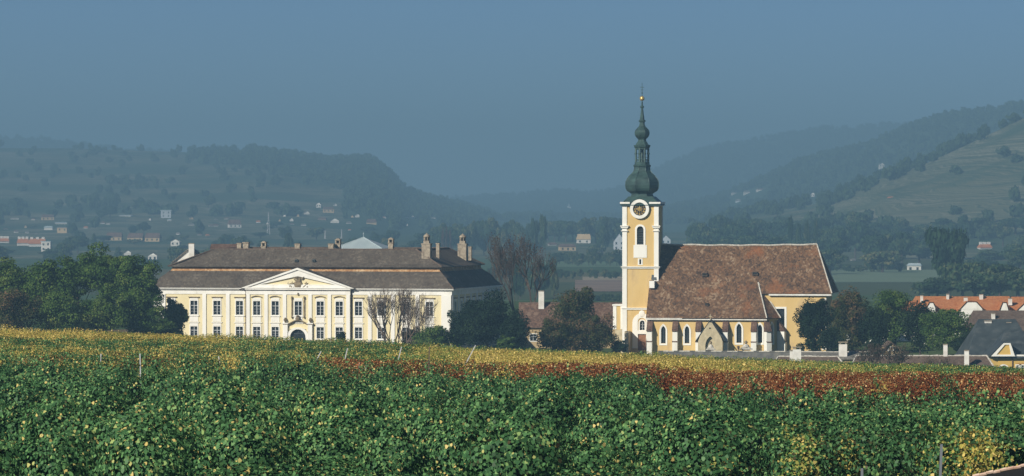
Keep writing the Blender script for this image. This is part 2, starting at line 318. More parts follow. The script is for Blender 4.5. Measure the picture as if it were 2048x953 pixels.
# ------------------------------------------------------------------ mesh builder
class MB:
    def __init__(s): s.v = []; s.f = []; s.m = []; s.cur = 0; s.smooth = []
    def add(s, vs, fs, sm=False):
        o = len(s.v); s.v += [tuple(p) for p in vs]
        for f in fs: s.f.append([i + o for i in f]); s.m.append(s.cur); s.smooth.append(sm)
        return s
    def box(s, x0, x1, y0, y1, z0, z1):
        return s.add([(x0, y0, z0), (x1, y0, z0), (x1, y1, z0), (x0, y1, z0), (x0, y0, z1), (x1, y0, z1), (x1, y1, z1), (x0, y1, z1)],
                     [(0, 3, 2, 1), (4, 5, 6, 7), (0, 1, 5, 4), (1, 2, 6, 5), (2, 3, 7, 6), (3, 0, 4, 7)])
    def prism(s, poly, y0, y1):          # polygon in x,z extruded along y
        n = len(poly)
        vs = [(x, y0, z) for x, z in poly] + [(x, y1, z) for x, z in poly]
        fs = [tuple(range(n)), tuple(range(2 * n - 1, n - 1, -1))] + [(i, i + n, (i + 1) % n + n, (i + 1) % n) for i in range(n)]
        return s.add(vs, fs)
    def ring(s, outer, inner, y0, y1):   # closed frame between two outlines with the same count
        n = len(outer)
        vs = [(x, y0, z) for x, z in outer] + [(x, y0, z) for x, z in inner] + [(x, y1, z) for x, z in outer] + [(x, y1, z) for x, z in inner]
        fs = []
        for i in range(n):
            j = (i + 1) % n
            fs += [(i, j, n + j, n + i), (n + i, n + j, 3 * n + j, 3 * n + i), (j, i, 2 * n + i, 2 * n + j), (2 * n + i, 3 * n + i, 3 * n + j, 2 * n + j)]
        return s.add(vs, fs)
    def lathe(s, prof, n=8, c=(0, 0), ph=0.0, sm=False):
        vs = []
        for r, z in prof:
            for k in range(n):
                a = ph + 2 * math.pi * k / n; vs.append((c[0] + r * math.cos(a), c[1] + r * math.sin(a), z))
        fs = [(i * n + k, i * n + (k + 1) % n, (i + 1) * n + (k + 1) % n, (i + 1) * n + k) for i in range(len(prof) - 1) for k in range(n)]
        fs.append(tuple(range(n - 1, -1, -1))); fs.append(tuple(range((len(prof) - 1) * n, len(prof) * n)))
        return s.add(vs, fs, sm)
    def tube(s, p0, p1, r0, r1, n=5):
        p0, p1 = Vector(p0), Vector(p1); d = (p1 - p0)
        if d.length < 1e-6: return s
        d.normalize(); u = d.orthogonal().normalized(); w = d.cross(u)
        vs = [p0 + (u * math.cos(a) + w * math.sin(a)) * r0 for a in [2 * math.pi * k / n for k in range(n)]] + \
             [p1 + (u * math.cos(a) + w * math.sin(a)) * r1 for a in [2 * math.pi * k / n for k in range(n)]]
        return s.add(vs, [(k, (k + 1) % n, (k + 1) % n + n, k + n) for k in range(n)])
    def mesh(s, name, mats):
        me = bpy.data.meshes.new(name); me.from_pydata(s.v, [], s.f)
        for m in (mats if isinstance(mats, (list, tuple)) else [mats]): me.materials.append(m)
        me.polygons.foreach_set('material_index', s.m); me.polygons.foreach_set('use_smooth', s.smooth)
        bm = bmesh.new(); bm.from_mesh(me); bmesh.ops.recalc_face_normals(bm, faces=bm.faces); bm.to_mesh(me); bm.free()
        me.update(); return me
    def build(s, name, mats, parent=None, loc=(0, 0, 0), rz=0):
        return link(name, s.mesh(name, mats), parent, loc, rz)

def arch_pts(w, h, pointed, n=6, z0=0.0):
    """outline of an opening w wide, h high, arched top; starts bottom left"""
    pts = [(-w / 2, z0)]
    if pointed:
        rise = w * 0.95; R0 = (rise * rise + w * w / 4) / w   # radius of each arc
        zs = z0 + h - rise
        a1 = math.asin(min(1, rise / R0))
        for k in range(n + 1):
            a = a1 * k / n; pts.append((-w / 2 + R0 - R0 * math.cos(a), zs + R0 * math.sin(a)))
        for k in range(n, -1, -1):
            a = a1 * k / n; pts.append((w / 2 - R0 + R0 * math.cos(a), zs + R0 * math.sin(a)))
        pts.pop(n + 2)
        pts.insert(n + 2, (0.001, z0 + h))
    else:
        zs = z0 + h - w / 2
        for k in range(2 * n + 2):
            a = math.pi * (1 - k / (2 * n + 1)); pts.append((w / 2 * math.cos(a), zs + w / 2 * math.sin(a)))
    pts.append((w / 2, z0)); return pts

def wall_face(mb, x0, x1, z0, z1, openings, y=0.0, depth=0.3):
    """front wall in the plane y (facing -y) with rectangular holes and reveals"""
    xs = sorted({x0, x1, *[o[0] for o in openings], *[o[1] for o in openings]})
    zs = sorted({z0, z1, *[o[2] for o in openings], *[o[3] for o in openings]})
    for a, b in zip(xs, xs[1:]):
        for c, d in zip(zs, zs[1:]):
            mx, mz = (a + b) / 2, (c + d) / 2
            if any(o[0] < mx < o[1] and o[2] < mz < o[3] for o in openings): continue
            mb.add([(a, y, c), (b, y, c), (b, y, d), (a, y, d)], [(0, 1, 2, 3)])
    for a, b, c, d in openings:
        e = y + depth
        mb.add([(a, y, c), (b, y, c), (b, y, d), (a, y, d), (a, e, c), (b, e, c), (b, e, d), (a, e, d)],
               [(0, 1, 5, 4), (1, 2, 6, 5), (2, 3, 7, 6), (3, 0, 4, 7)])

class Frame:
    """a building's local frame: origin (world), turned about z"""
    def __init__(s, o, rz): s.o = Vector(o); s.rz = rz; s.c, s.s = math.cos(rz), math.sin(rz)
    def loc(s, p): p = Vector(p) - s.o; return Vector((p.x * s.c + p.y * s.s, -p.x * s.s + p.y * s.c, p.z))
    def px(s, px, py, yl):               # the point of the local plane y = yl seen at that pixel
        r = ray(px, py); o = s.loc(Vector((0, 0, CZ))); d = Vector((r.x * s.c + r.y * s.s, -r.x * s.s + r.y * s.c, r.z))
        t = (yl - o.y) / d.y; return o + d * t
    def X(s, px, yl=0, py=600): return s.px(px, py, yl).x
    def Z(s, py, yl=0, px=1024): return s.px(px, py, yl).z

# ------------------------------------------------------------------ foliage
rng = np.random.default_rng(11)
def leaves_mesh(name, pts, nrm, size, tone, m, aspect=0.8, jitter=0.25):
    n = len(pts)
    nrm = nrm / np.maximum(1e-6, np.linalg.norm(nrm, axis=1))[:, None]
    ref = rng.normal(size=(n, 3)); u = np.cross(nrm, ref); u /= np.maximum(1e-6, np.linalg.norm(u, axis=1))[:, None]; w = np.cross(nrm, u)
    sz = (size * (1 + rng.uniform(-jitter, jitter, n)))[:, None] * 0.5
    bend = nrm * sz * 0.35
    v = np.stack([pts - u * sz + bend, pts - w * sz * aspect, pts + u * sz + bend, pts + w * sz * aspect], 1).reshape(-1, 3)
    me = bpy.data.meshes.new(name); me.vertices.add(4 * n); me.vertices.foreach_set('co', v.astype(np.float32).ravel())
    me.loops.add(4 * n); me.loops.foreach_set('vertex_index', np.arange(4 * n, dtype=np.int32))
    me.polygons.add(n); me.polygons.foreach_set('loop_start', np.arange(0, 4 * n, 4, dtype=np.int32))
    me.update(calc_edges=True)
    a = me.attributes.new('tone', 'FLOAT', 'FACE'); a.data.foreach_set('value', tone.astype(np.float32))
    me.materials.append(m); return me
def lobed_mesh(name, pts, nrm, size, tone, m, jitter=0.3):
    """vine leaves: folded seven-sided blades"""
    n = len(pts); nrm = nrm / np.maximum(1e-6, np.linalg.norm(nrm, axis=1))[:, None]
    ref = rng.normal(size=(n, 3)); u = np.cross(nrm, ref); u /= np.maximum(1e-6, np.linalg.norm(u, axis=1))[:, None]; w = np.cross(nrm, u)
    sz = (size * (1 + rng.uniform(-jitter, jitter, n)))[:, None] * 0.5; vs = []
    for k, r_ in enumerate((1.1, .82, 1.02, .70, .70, 1.02, .82)):
        a = 2 * math.pi * k / 7; vs.append(pts + (u * math.cos(a) + w * math.sin(a)) * sz * r_ + nrm * sz * (.35 * abs(math.sin(a))))
    v = np.stack(vs, 1).reshape(-1, 3)
    me = bpy.data.meshes.new(name); me.vertices.add(7 * n); me.vertices.foreach_set('co', v.astype(np.float32).ravel())
    me.loops.add(7 * n); me.loops.foreach_set('vertex_index', np.arange(7 * n, dtype=np.int32))
    me.polygons.add(n); me.polygons.foreach_set('loop_start', np.arange(0, 7 * n, 7, dtype=np.int32)); me.update(calc_edges=True)
    a = me.attributes.new('tone', 'FLOAT', 'FACE'); a.data.foreach_set('value', tone.astype(np.float32)); me.materials.append(m); return me
def crown_pts(rx, ry, rz, nb, nl, br=0.34, fill=0.75, flat=0.0, cone=0.0, lobes=0.16):
    """leaf points in clumps spread through an ellipsoid volume centred at z=0"""
    th = rng.uniform(0, 2 * np.pi, nb); cz = rng.uniform(-1, 1, nb); rr = rng.uniform(fill, 1.0, nb) ** 1.0
    inner = rng.uniform(0, 1, nb) < 0.25; rr[inner] *= rng.uniform(0.2, 0.8, inner.sum())
    s = np.sqrt(1 - cz ** 2)
    f1, f2, f3 = rng.uniform(0, 6.28, 3); rr = rr * (0.86 + lobes * (0.6 * np.sin(2 * th + f1 + 2 * cz) + 0.5 * np.sin(3 * th + f2 - 3 * cz) + 0.4 * np.sin(5 * cz + f3)))
    c = np.stack([s * np.cos(th) * rr, s * np.sin(th) * rr, cz * rr], 1)
    if cone: c[:, :2] *= (1 - cone * (c[:, 2:3] + 1) / 2)
    c *= (1 - br * 0.6)
    bsz = br * rng.uniform(0.6, 1.25, nb)
    bt = rng.uniform(-0.22, 0.22, nb)
    k = rng.integers(0, nb, nl)
    d = rng.normal(size=(nl, 3)); d /= np.linalg.norm(d, axis=1)[:, None]
    r = rng.uniform(0.25, 1, nl) ** 0.5
    p = c[k] + d * (bsz[k] * r)[:, None] * np.array([1, 1, 0.72])
    S = np.array([rx, ry, rz]); nr = d + rng.normal(size=(nl, 3)) * 0.55 + np.array([0, 0, 0.35])
    tone = 0.5 + bt[k] + rng.uniform(-0.22, 0.22, nl)
    return p * S, nr, tone, c * S
def tree_trunk(mb, h, r, centers, n_limb=7, z_fork=0.35, zc=0):
    """tapered trunk from the ground with limbs to clump centres (centres given around z=zc)"""
    base = Vector((0, 0, -0.4)); prev = base; N = 5; top = Vector((random.uniform(-.05, .05) * h, random.uniform(-.05, .05) * h, h * 0.75)); pts = [base]
    for k in range(1, N + 1):
        t = k / N; p = Vector((top.x * t + random.uniform(-.02, .02) * h, top.y * t + random.uniform(-.02, .02) * h, h * 0.75 * t))
        mb.tube(prev, p, r * (1 - 0.8 * (t - 1 / N)), r * (1 - 0.8 * t), 6); prev = p; pts.append(p)
    idx = random.sample(range(len(centers)), min(n_limb, len(centers)))
    for i in idx:
        c = Vector(centers[i]) + Vector((0, 0, zc)); k = random.randint(2, N - 1); p = pts[k]
        mid = p.lerp(c, 0.5) + Vector((0, 0, 0.04 * h)); rr = r * (1 - 0.8 * k / N) * 0.6
        mb.tube(p, mid, rr, rr * 0.6, 5); mb.tube(mid, c, rr * 0.6, rr * 0.15, 5)

def near_tree(px, hw, ytop, ybot, d, m, label, name='broadleaf_tree', cat='tree', leaf=0.42, nl=9000, nb=46, br=0.34, group=None, asp=1.0, cone=0.0, extra=None, dens=1.0, fill=0.75):
    """tree whose crown spans px-hw..px+hw and ytop..ybot at distance d"""
    x = xat(px, d); g = ground(x, d); zt, zb = zat(ytop, d), zat(ybot, d); rx = hw / F * d; rz = (zt - zb) / 2; zc = (zt + zb) / 2 - g
    root = empty(name, (x, d, g), 0, label, cat, group)
    p, nr, tone, cen = crown_pts(rx * 1.08, rx * asp, rz * 1.04, nb + 14, int(nl * dens), br * .84, cone=cone, fill=fill, lobes=.20)
    p[:, 2] += zc; keep = p[:, 2] > 0.05; p, nr, tone = p[keep], nr[keep], tone[keep]
    link('crown', leaves_mesh('crown', p, nr, leaf, tone, m), root)
    mb = MB(); tree_trunk(mb, max(1.5, zc + rz * 0.5), max(0.12, rx * 0.06), [c for c in cen], 8, zc=zc)
    mb.build('trunk', M['trunk'], root)
    return root

def branchy(mb, p, d, L, r, depth, tips, spread=0.5, up=0.15, sides=4):
    q = p; n = 2; r = max(r, .017)
    for k in range(n):
        d = (d + Vector((random.uniform(-1, 1), random.uniform(-1, 1), random.uniform(-.5, 1))) * 0.16 + Vector((0, 0, up * 0.3))).normalized()
        q2 = q + d * L / n; mb.tube(q, q2, r * (1 - 0.25 * k / n), r * (1 - 0.25 * (k + 1) / n), sides); q = q2
    if depth == 0: tips.append(q); return
    for k in range(random.choice((2, 3, 3))):
        nd = (d + Vector((random.uniform(-1, 1), random.uniform(-1, 1), random.uniform(-.6, .8))) * spread * 1.3 + Vector((0, 0, up))).normalized()
        branchy(mb, q, nd, L * random.uniform(0.62, 0.85), r * 0.66, depth - 1, tips, spread, up, 3 if depth < 3 else 4)
    if depth > 1: tips.append(q)

# far tree unit meshes: crown of unit radius, base at z=0, height 1
def unit_crowns(prefix, n, m, kind):
    out = []
    for k in range(n):
        if kind == 'round':
            p, nr, tone, cen = crown_pts(1, 1, 1, 30, 3000, 0.36, fill=0.5, lobes=.18); ls = 0.125
        elif kind == 'poplar':
            p, nr, tone, cen = crown_pts(1, 1, 1, 40, 1600, 0.26, fill=0.4, cone=0.35); ls = 0.15
        elif kind == 'conifer':
            p, nr, tone, cen = crown_pts(1, 1, 1, 40, 1500, 0.24, fill=0.5, cone=0.85); ls = 0.16
        else:
            p, nr, tone, cen = crown_pts(1, 1, 1, 12, 260, 0.45, fill=0.6); ls = 0.35
        p[:, 2] = p[:, 2] * 0.5 + 0.5
        if kind != 'round': p[:, 2] = np.maximum(p[:, 2], 0.0)
        # leaf sizes are in unit space: a crown about 7 m in radius
        me = leaves_mesh(prefix, p, nr, ls, tone, m); out.append(me)
    return out
def unit_trunks():
    mb = MB(); mb.tube((0, 0, -0.05), (0, 0, 0.6), 0.07, 0.03, 6); mb.tube((0, 0, 0.3), (0.4, 0.1, 0.7), 0.03, 0.01, 4); mb.tube((0, 0, 0.35), (-0.35, -0.15, 0.7), 0.03, 0.01, 4)
    return mb.mesh('trunk', M['trunk'])

# ================================================================== GROUND AND HILLS
def sheet(name, ys, mats, matfn=None, woodfn=None, step=20):
    pxs = list(range(-900, 2960, step)); vs = []; wood = []
    for Y in ys:
        for p in pxs:
            X = (p - 1024) / F * max(Y, 300); z = ground(X, Y); vs.append((X, Y, z))
            if woodfn: wood.append(woodfn(p, Y, z))
    n = len(pxs); fs = [(i * n + k, i * n + k + 1, (i + 1) * n + k + 1, (i + 1) * n + k) for i in range(len(ys) - 1) for k in range(n - 1)]
    me = bpy.data.meshes.new(name); me.from_pydata(vs, [], fs)
    for m in mats: me.materials.append(m)
    if matfn: me.polygons.foreach_set('material_index', [matfn(ys[i // (n - 1)]) for i in range(len(fs))])
    me.polygons.foreach_set('use_smooth', [True] * len(fs))
    if woodfn: a = me.attributes.new('wood', 'FLOAT', 'POINT'); a.data.foreach_set('value', wood)
    return link(name, me)
ys = list(np.arange(-60, 336, 4.0)) + list(np.arange(340, 1000, 15.0)) + list(np.arange(1000, 2361, 40.0))
g = sheet('ground', [float(y) for y in ys], [M['soil'], M['ground']], lambda y: 0 if y < 336 else 1)
tag(g, 'gently falling ground under the vineyard, village and valley floor', 'ground', kind='structure')
def wood_here(p, Y, z):
    if Y < 2900: return 0.0
    py = 400 + (CZ - z) * F / Y
    cr = interp(p, CREST_L)
    if p < 1100 and Y < 6300:
        if p > 690: return 1.0
        if p > 380 and py < cr + 22 + (p - 380) * 0.12: return 1.0
        return 0.0
    if p >= 1250 and Y < 4500 and py > interp(p, CREST_R1) - 4: return 0.0
    return 1.0
h = sheet('hills', [float(y) for y in np.arange(2360, 10700, 48.0)], [M['hill']], None, wood_here)
tag(h, 'hazy terraced vineyard hills and wooded ridges across the valley', 'hills', kind='structure')

def field(name, px0, px1, py0, py1, m, label, dz=0.12):
    """a field strip lying on the plain, its corners found on the ground"""
    vs = []; nx, ny = 14, 3
    for j in range(ny + 1):
        for i in range(nx + 1):
            px = px0 + (px1 - px0) * i / nx; py = py0 + (py1 - py0) * j / ny
            p = ground_hit(px, py, 900); vs.append((p.x, p.y, ground(p.x, p.y) + dz))
    fs = [(j * (nx + 1) + i, j * (nx + 1) + i + 1, (j + 1) * (nx + 1) + i + 1, (j + 1) * (nx + 1) + i) for j in range(ny) for i in range(nx)]
    me = bpy.data.meshes.new(name); me.from_pydata(vs, [], fs); me.materials.append(m)
    return tag(link(name, me), label, 'field', kind='structure')
M['f_green'] = mat('green_field', (0.09, 0.15, 0.06), (0.06, 0.11, 0.045), 0.02, 1.0)
M['f_brown'] = mat('ploughed_field', (0.24, 0.16, 0.11), (0.15, 0.10, 0.07), 0.03, 1.0)
M['f_pale'] = mat('stubble_field', (0.32, 0.26, 0.17), (0.24, 0.20, 0.13), 0.03, 1.0)
M['f_meadow'] = mat('pale_meadow', (0.14, 0.19, 0.11), (0.10, 0.15, 0.08), 0.02, 1.0, stretch=(1, 4, 1))
field('field', 1090, 1320, 519, 535, M['f_green'], 'green field behind the long hazy tree row')
field('field', 1165, 1330, 555, 561, M['f_pale'], 'pale stubble field left of the church tower')
field('field', 1150, 1330, 561, 584, M['f_brown'], 'brown ploughed field left of the church tower')
field('field', 1560, 2000, 541, 566, M['f_meadow'], 'pale green meadow beyond the church roof end')

# ================================================================== VINEYARD (leaf clumps, one object per kind of vine)
def clump_collection(name, m, n=7, low=0.45):
    c = bpy.data.collections.new(name)
    for k in range(n):
        nl = 420
        # foliage wall with a bushy top and a few long shoots
        z = low + (1.85 - low) * rng.beta(2.2, 1.25, nl)
        x = rng.normal(0, 0.30, nl); w = 0.20 + 0.16 * np.sin((z - low) / (1.85 - low) * 2.4)
        y = rng.normal(0, 1, nl) * w
        ns = 56; x[:ns] = rng.choice([-0.2, 0.08, 0.3], ns) + rng.normal(0, 0.05, ns); z[:ns] = 1.75 + rng.uniform(0, 0.38, ns); y[:ns] = rng.normal(0, 0.12, ns)
        p = np.stack([x, y, z], 1)
        nr = np.stack([x * 0.8, y * 2.2 - 0.25, (z - 1.1) * 0.9 + 0.25], 1) + rng.normal(0, 0.50, (nl, 3))
        tone = np.clip(rng.normal(0.47, 0.17, nl) + rng.uniform(-.05, .05), 0, 1)
        hi = rng.uniform(0, 1, nl) < 0.10; tone[hi] = rng.uniform(0.70, 1.08, hi.sum())
        me = lobed_mesh(name + '_leaves', p, nr, 0.075, tone, m)
        o = bpy.data.objects.new('vine_clump', me); c.objects.link(o)
    return c
def bush_collection(name, m, n=6):
    c = bpy.data.collections.new(name)
    for k in range(n):      # an overgrown vine: a leafy mound with shoots standing out of it
        nl = 1900; dv = rng.normal(size=(nl, 3)); dv /= np.linalg.norm(dv, axis=1)[:, None]; r = rng.uniform(.55, 1, nl) ** .4
        f = rng.uniform(0, 6.28, 2); lob = .80 + .20 * np.sin(2 * np.arctan2(dv[:, 1], dv[:, 0]) + f[0]) + .16 * np.sin(6 * dv[:, 2] + f[1])
        p = dv * (r * lob)[:, None] * np.array([1.25, .85, .82]) + np.array([0, 0, 1.42])
        ns = 60; a = rng.choice(5, ns); bx = rng.uniform(-.95, .95, 5)[a]; t = rng.uniform(0, 1, ns); p[:ns] = np.stack([bx + (t * bx * .5) + rng.normal(0, .04, ns), rng.normal(0, .15, ns), 1.9 + t * .55], 1)
        nr = dv * np.array([1.3, 1.6, 1.0]) + rng.normal(0, .38, (nl, 3)); tone = np.clip(rng.normal(.46, .15, nl), 0, 1)
        hi = rng.uniform(0, 1, nl) < .08; tone[hi] = rng.uniform(.72, 1.08, hi.sum())
        c.objects.link(bpy.data.objects.new('vine_bush', lobed_mesh(name + '_leaves', p, nr, .078, tone, m)))
    return c
def instancer(name, pts, coll, label, cat='vines'):
    P = np.array(pts, dtype=np.float32)
    me = bpy.data.meshes.new(name); me.vertices.add(len(P)); me.vertices.foreach_set('co', P[:, :3].ravel())
    for nm, col in (('rot', P[:, 3]), ('sxy', P[:, 4]), ('sz', P[:, 5])):
        a = me.attributes.new(nm, 'FLOAT', 'POINT'); a.data.foreach_set('value', np.ascontiguousarray(col))
    o = link(name, me); tag(o, label, cat, kind='stuff')
    ng = bpy.data.node_groups.new(name + '_nodes', 'GeometryNodeTree')
    ng.interface.new_socket('Geometry', in_out='INPUT', socket_type='NodeSocketGeometry')
    ng.interface.new_socket('Geometry', in_out='OUTPUT', socket_type='NodeSocketGeometry')
    N = ng.nodes.new; L = ng.links.new
    gi, go = N('NodeGroupInput'), N('NodeGroupOutput')
    ip = N('GeometryNodeInstanceOnPoints'); ci = N('GeometryNodeCollectionInfo')
    ci.inputs['Collection'].default_value = coll; ci.inputs['Separate Children'].default_value = True; ci.inputs['Reset Children'].default_value = True
    L(gi.outputs[0], ip.inputs['Points']); L(ci.outputs[0], ip.inputs['Instance']); ip.inputs['Pick Instance'].default_value = True
    def attr(nm):
        a = N('GeometryNodeInputNamedAttribute'); a.data_type = 'FLOAT'; a.inputs[0].default_value = nm; return a.outputs[0]
    cr = N('ShaderNodeCombineXYZ'); L(attr('rot'), cr.inputs[2]); L(cr.outputs[0], ip.inputs['Rotation'])
    cs = N('ShaderNodeCombineXYZ'); s = attr('sxy'); L(s, cs.inputs[0]); L(s, cs.inputs[1]); L(attr('sz'), cs.inputs[2]); L(cs.outputs[0], ip.inputs['Scale'])
    L(ip.outputs[0], go.inputs[0])
    md = o.modifiers.new('instances', 'NODES'); md.node_group = ng
    return o
zones = {'green': [], 'high': [], 'bush': [], 'bushmix': [], 'mix': [], 'yellow': [], 'red': []}
rr = random.Random(5)
d = 82.0
while d < 333:
    x0 = -1130 / F * d - 12; x1 = 1130 / F * d + 12; X = x0
    while X < x1:
        px = 1024 + X / d * F
        start = interp(px, [(-200, 84), (900, 87), (1380, 97), (1600, 100)]) + (vnoise(X / 2, 3.1, 9) - 0.5) * 5
        skip = d < start or (200 < d < 214 and px > 1300 + 8 * math.sin(d))
        if px > 1430 and (103.5 < d < 108 or (d < 104 and vnoise(X / 1.3, 7.7, 31) > 0.52 and not any(abs(px - q) < 26 for q in (1422, 1618, 1640, 1846, 1868, 1955, 1982)))): skip = True
        if px <= 1430 and d < start + 7 and vnoise(X / 1.5, d / 2.0, 33) > 0.66: skip = True
        if d < 205 and vnoise(X / 1.8, d / 2.2, 35) > 0.76: skip = True
        if d > 333 - 14 * vnoise(X / 9, 0.5, 21): skip = True
        if not skip:
            n1 = vnoise(X / 2.6, d / 3.2, 1); n2 = vnoise(X / 9.0, d / 11.0, 2); n3 = vnoise(X / 1.1, d / 1.3, 4)
            rowgap = 0.0
            n4 = vnoise(X / 5.5 + 40, d / 6.5, 51) * .6 + vnoise(X / 2.4, d / 3.4, 52) * .4
            sz = 0.50 + 0.20 * n4 + 0.18 * n3 + (.16 if d < 118 else 0)
            if d > 200: sz = 0.89 + 0.14 * n4 + 0.18 * n3 + 0.08 * n1
            seg = vnoise(X / 3.2, math.floor((d + 7 * vnoise(X / 8, 1.5, 62)) / 17.0) * 3.7, 61); ph = (d + 7 * vnoise(X / 8, 1.5, 62)) % 17.0
            gap = False
            if 212 < d < 233 and px < 1310: sz = max(sz, .95) + .12
            if 180 < d < 212 and 620 < px < 1150: sz -= .16
            if 190 < d < 200 and 1150 < px < 1310: sz = max(sz, 1.12)
            q = vnoise(X / 5.0, d / 6.0, 7) * 0.6 + rr.random() * 0.4
            ql = vnoise(X / 3.0, d / 9.0, 8)
            if d < 212:
                z = 'green'
                if d > 110 and rr.random() < 0.06 + 0.08 * (ql > 0.62): z = 'mix'
                if d < 104 and px > 1425 and vnoise(X / 1.4, 2.2, 41) > 0.42 and rr.random() < 0.85: z = rr.choice(['yellow', 'yellow', 'mix'])
                elif d < 130 and px > 1000 and ql > 0.66 and rr.random() < 0.35: z = rr.choice(['yellow', 'mix', 'mix'])
            elif d < 233:
                pr = 1.0 if px > 1080 else (0.62 if px > 640 else 0.30 if ql > 0.62 else 0.0)
                z = 'red' if rr.random() < pr - (0.05 if px > 1300 else 0) and (px > 1080 or ql > 0.30) else ('green' if rr.random() < 0.7 else 'yellow')
            elif px > 820:
                t = (d - 233) / 100
                yel = interp(px, [(820, 0.55), (1000, 1.15), (1400, 1.2), (1560, 0.65), (1800, 0.3), (2048, 0.2)])
                yel *= interp(t, [(0, 1), (0.6, 0.95), (0.8, 0.5), (1, 0.25)])
                v = rr.random() * 0.5 + q * 0.5
                z = 'yellow' if v < yel * 0.72 else ('mix' if v < yel * 0.72 + 0.34 else 'green')
            else:
                yel = 0.30 if ql < 0.45 else 0.62
                if d > 296: yel = interp(px, [(0, 1.5), (400, 1.3), (520, 0.6), (640, 0.2)])
                elif d > 275: yel = 0.12
                v = rr.random()
                z = 'yellow' if v < yel * 0.6 else ('mix' if v < yel * 0.6 + 0.22 else 'green')
            if px > 1430 and d < 104.5:
                sz = 1.05 + .25 * n3
                if any(abs(px - q) < 17 for q in (1440, 1618, 1640, 1846, 1868, 1962)): z = rr.choice(['yellow', 'mix', 'mix', 'green'])
                elif z == 'yellow': z = 'green'
            if gap and ph < 8.0: X += 0.40; continue
            if gap and ph < 14.5: z = 'high' if z == 'green' else z; sz = 1.12 + .20 * n3 + .12 * (1 - (ph - 8) / 6.5)
            if px > 1430 and 107 <= d < 124: z = 'high'; sz = 1.12 + .2 * n3
            zones[z].append((X, d + rr.uniform(-.12, .12), ground(X, d) - 0.03, rr.choice((0, math.pi)) + rr.uniform(-.35, .35), rr.uniform(0.9, 1.15), sz))
        X += 0.40
    d += 2.05
d = 88.0
while d < 210:       # bands of overgrown vines, each band standing out above the rows behind it
    X = -1130 / F * d - 12
    while X < 1130 / F * d + 12:
        px = 1024 + X / d * F; dd = d + 3.5 * (vnoise(X / 6, d * .37, 71) - .5) + rr.uniform(-.6, .6)
        ok = not (px > 1290 and dd > 186) and not (px > 1420 and dd < 112) and vnoise(X / 4.6, d * .61, 72) > .30
        if ok:
            q = vnoise(X / 2.2, d * .5, 73); s_ = .62 + .55 * q + rr.uniform(-.08, .10)
            if 190 < dd < 212 and 600 < px < 1180: s_ *= .82
            yl = dd > 98 and vnoise(X / 3.0, d / 5, 74) > .93 or (98 < dd < 125 and px > 1350 and vnoise(X / 1.5, d / 5, 75) > .62)
            zones['bushmix' if yl and rr.random() < .35 else 'bush'].append((X, dd, ground(X, dd) + .12, rr.choice((0, math.pi)) + rr.uniform(-.5, .5), .85 + .45 * rr.random(), .66 + .60 * s_))
        X += rr.uniform(1.3, 3.2)
    d += rr.uniform(9.0, 14.0) if d > 120 else rr.uniform(6.0, 9.0)
instancer('green_vines', zones['green'], clump_collection('green_clumps', M['vine_green']), 'green grapevine rows filling the foreground slope')
instancer('overgrown_vines', zones['bush'], bush_collection('bush_clumps', M['vine_green']), 'bushy overgrown green vines standing above the foreground rows')
instancer('overgrown_turning_vines', zones['bushmix'], bush_collection('bushmix_clumps', M['vine_mix']), 'bushy vines turning yellow among the overgrown green ones')
instancer('high_canopy_vines', zones['high'], clump_collection('high_clumps', M['vine_green'], low=1.42), 'green grapevine canopy above dark gaps at the lower right')
instancer('turning_vines', zones['mix'], clump_collection('turning_clumps', M['vine_mix']), 'yellow-green grapevines scattered among the green rows')
instancer('yellow_vines', zones['yellow'], clump_collection('yellow_clumps', M['vine_yellow']), 'golden yellow grapevines in the band below the church')
instancer('russet_vines', zones['red'], clump_collection('russet_clumps', M['vine_red']), 'russet brown grapevine rows crossing the vineyard to the right')

def post(px0, py0, px1, py1, label, w=0.05, name='vine_post', m='post'):
    """vineyard stake: top at px0,py0, seen down to px1,py1; runs on to the ground"""
    d = 226.0
    for dd in np.arange(90, 330, 1.0):
        X = xat(px1, dd)
        if zat(py1, dd) <= ground(X, dd) + VH * 1.0: d = float(dd); break
    else: d = 322.0
    t, b = at(px0, py0 - 1, d), at(px1, py1, d); g = ground(b.x, d); k = (t.z - g + 0.3) / max(0.3, t.z - b.z)
    low = t + (b - t) * k; mb = MB(); h = w / 2
    mb.add([(low.x - h - t.x, -h, low.z - t.z), (low.x + h - t.x, -h, low.z - t.z), (low.x + h - t.x, h, low.z - t.z), (low.x - h - t.x, h, low.z - t.z), (-h, -h, 0), (h, -h, 0), (h, h, 0), (-h, h, 0)],
           [(0, 3, 2, 1), (4, 5, 6, 7), (0, 1, 5, 4), (1, 2, 6, 5), (2, 3, 7, 6), (3, 0, 4, 7)])
    o = mb.build(name, M[m], None, (t.x, t.y, t.z)); tag(o, label, 'post', 'stakes standing in the vineyard')
for args in [(202, 709, 201, 732, 'short white vine post, leftmost in the vineyard'),
             (280, 709, 281, 750, 'tallest upright white vine post on the left'),
             (381, 716, 378, 735, 'thin dark leaning vine post left of the castle portal'),
             (437, 714, 441, 734, 'thin grey vine post leaning left under the castle facade'),
             (642, 704, 629, 729, 'white vine post leaning right below the castle portal'),
             (695, 698, 688, 727, 'white vine post leaning right beside the pair of short ones'),
             (719, 726, 717, 741, 'short pale stub of a vine post at the edge of the russet leaves'),
             (732, 731, 731, 744, 'shortest pale vine post, right of its twin stub'),
             (803, 695, 796, 722, 'pale vine post leaning right below the bare tree'),
             (859, 695, 857, 750, 'dark slim vine post among yellow leaves below the dark shrubs'),
             (951, 692, 925, 740, 'white vine post leaning far right, beside the yellow vines'),
             (1633, 798, 1632, 812, 'stubby brown post in front of the russet vines')]:
    post(*args, m='trunkpale' if ('dark' in args[4] or 'brown' in args[4]) else 'post')
post(1883, 890, 1881, 945, 'grey steel post between yellow vines at the lower right', 0.05, m='steel')
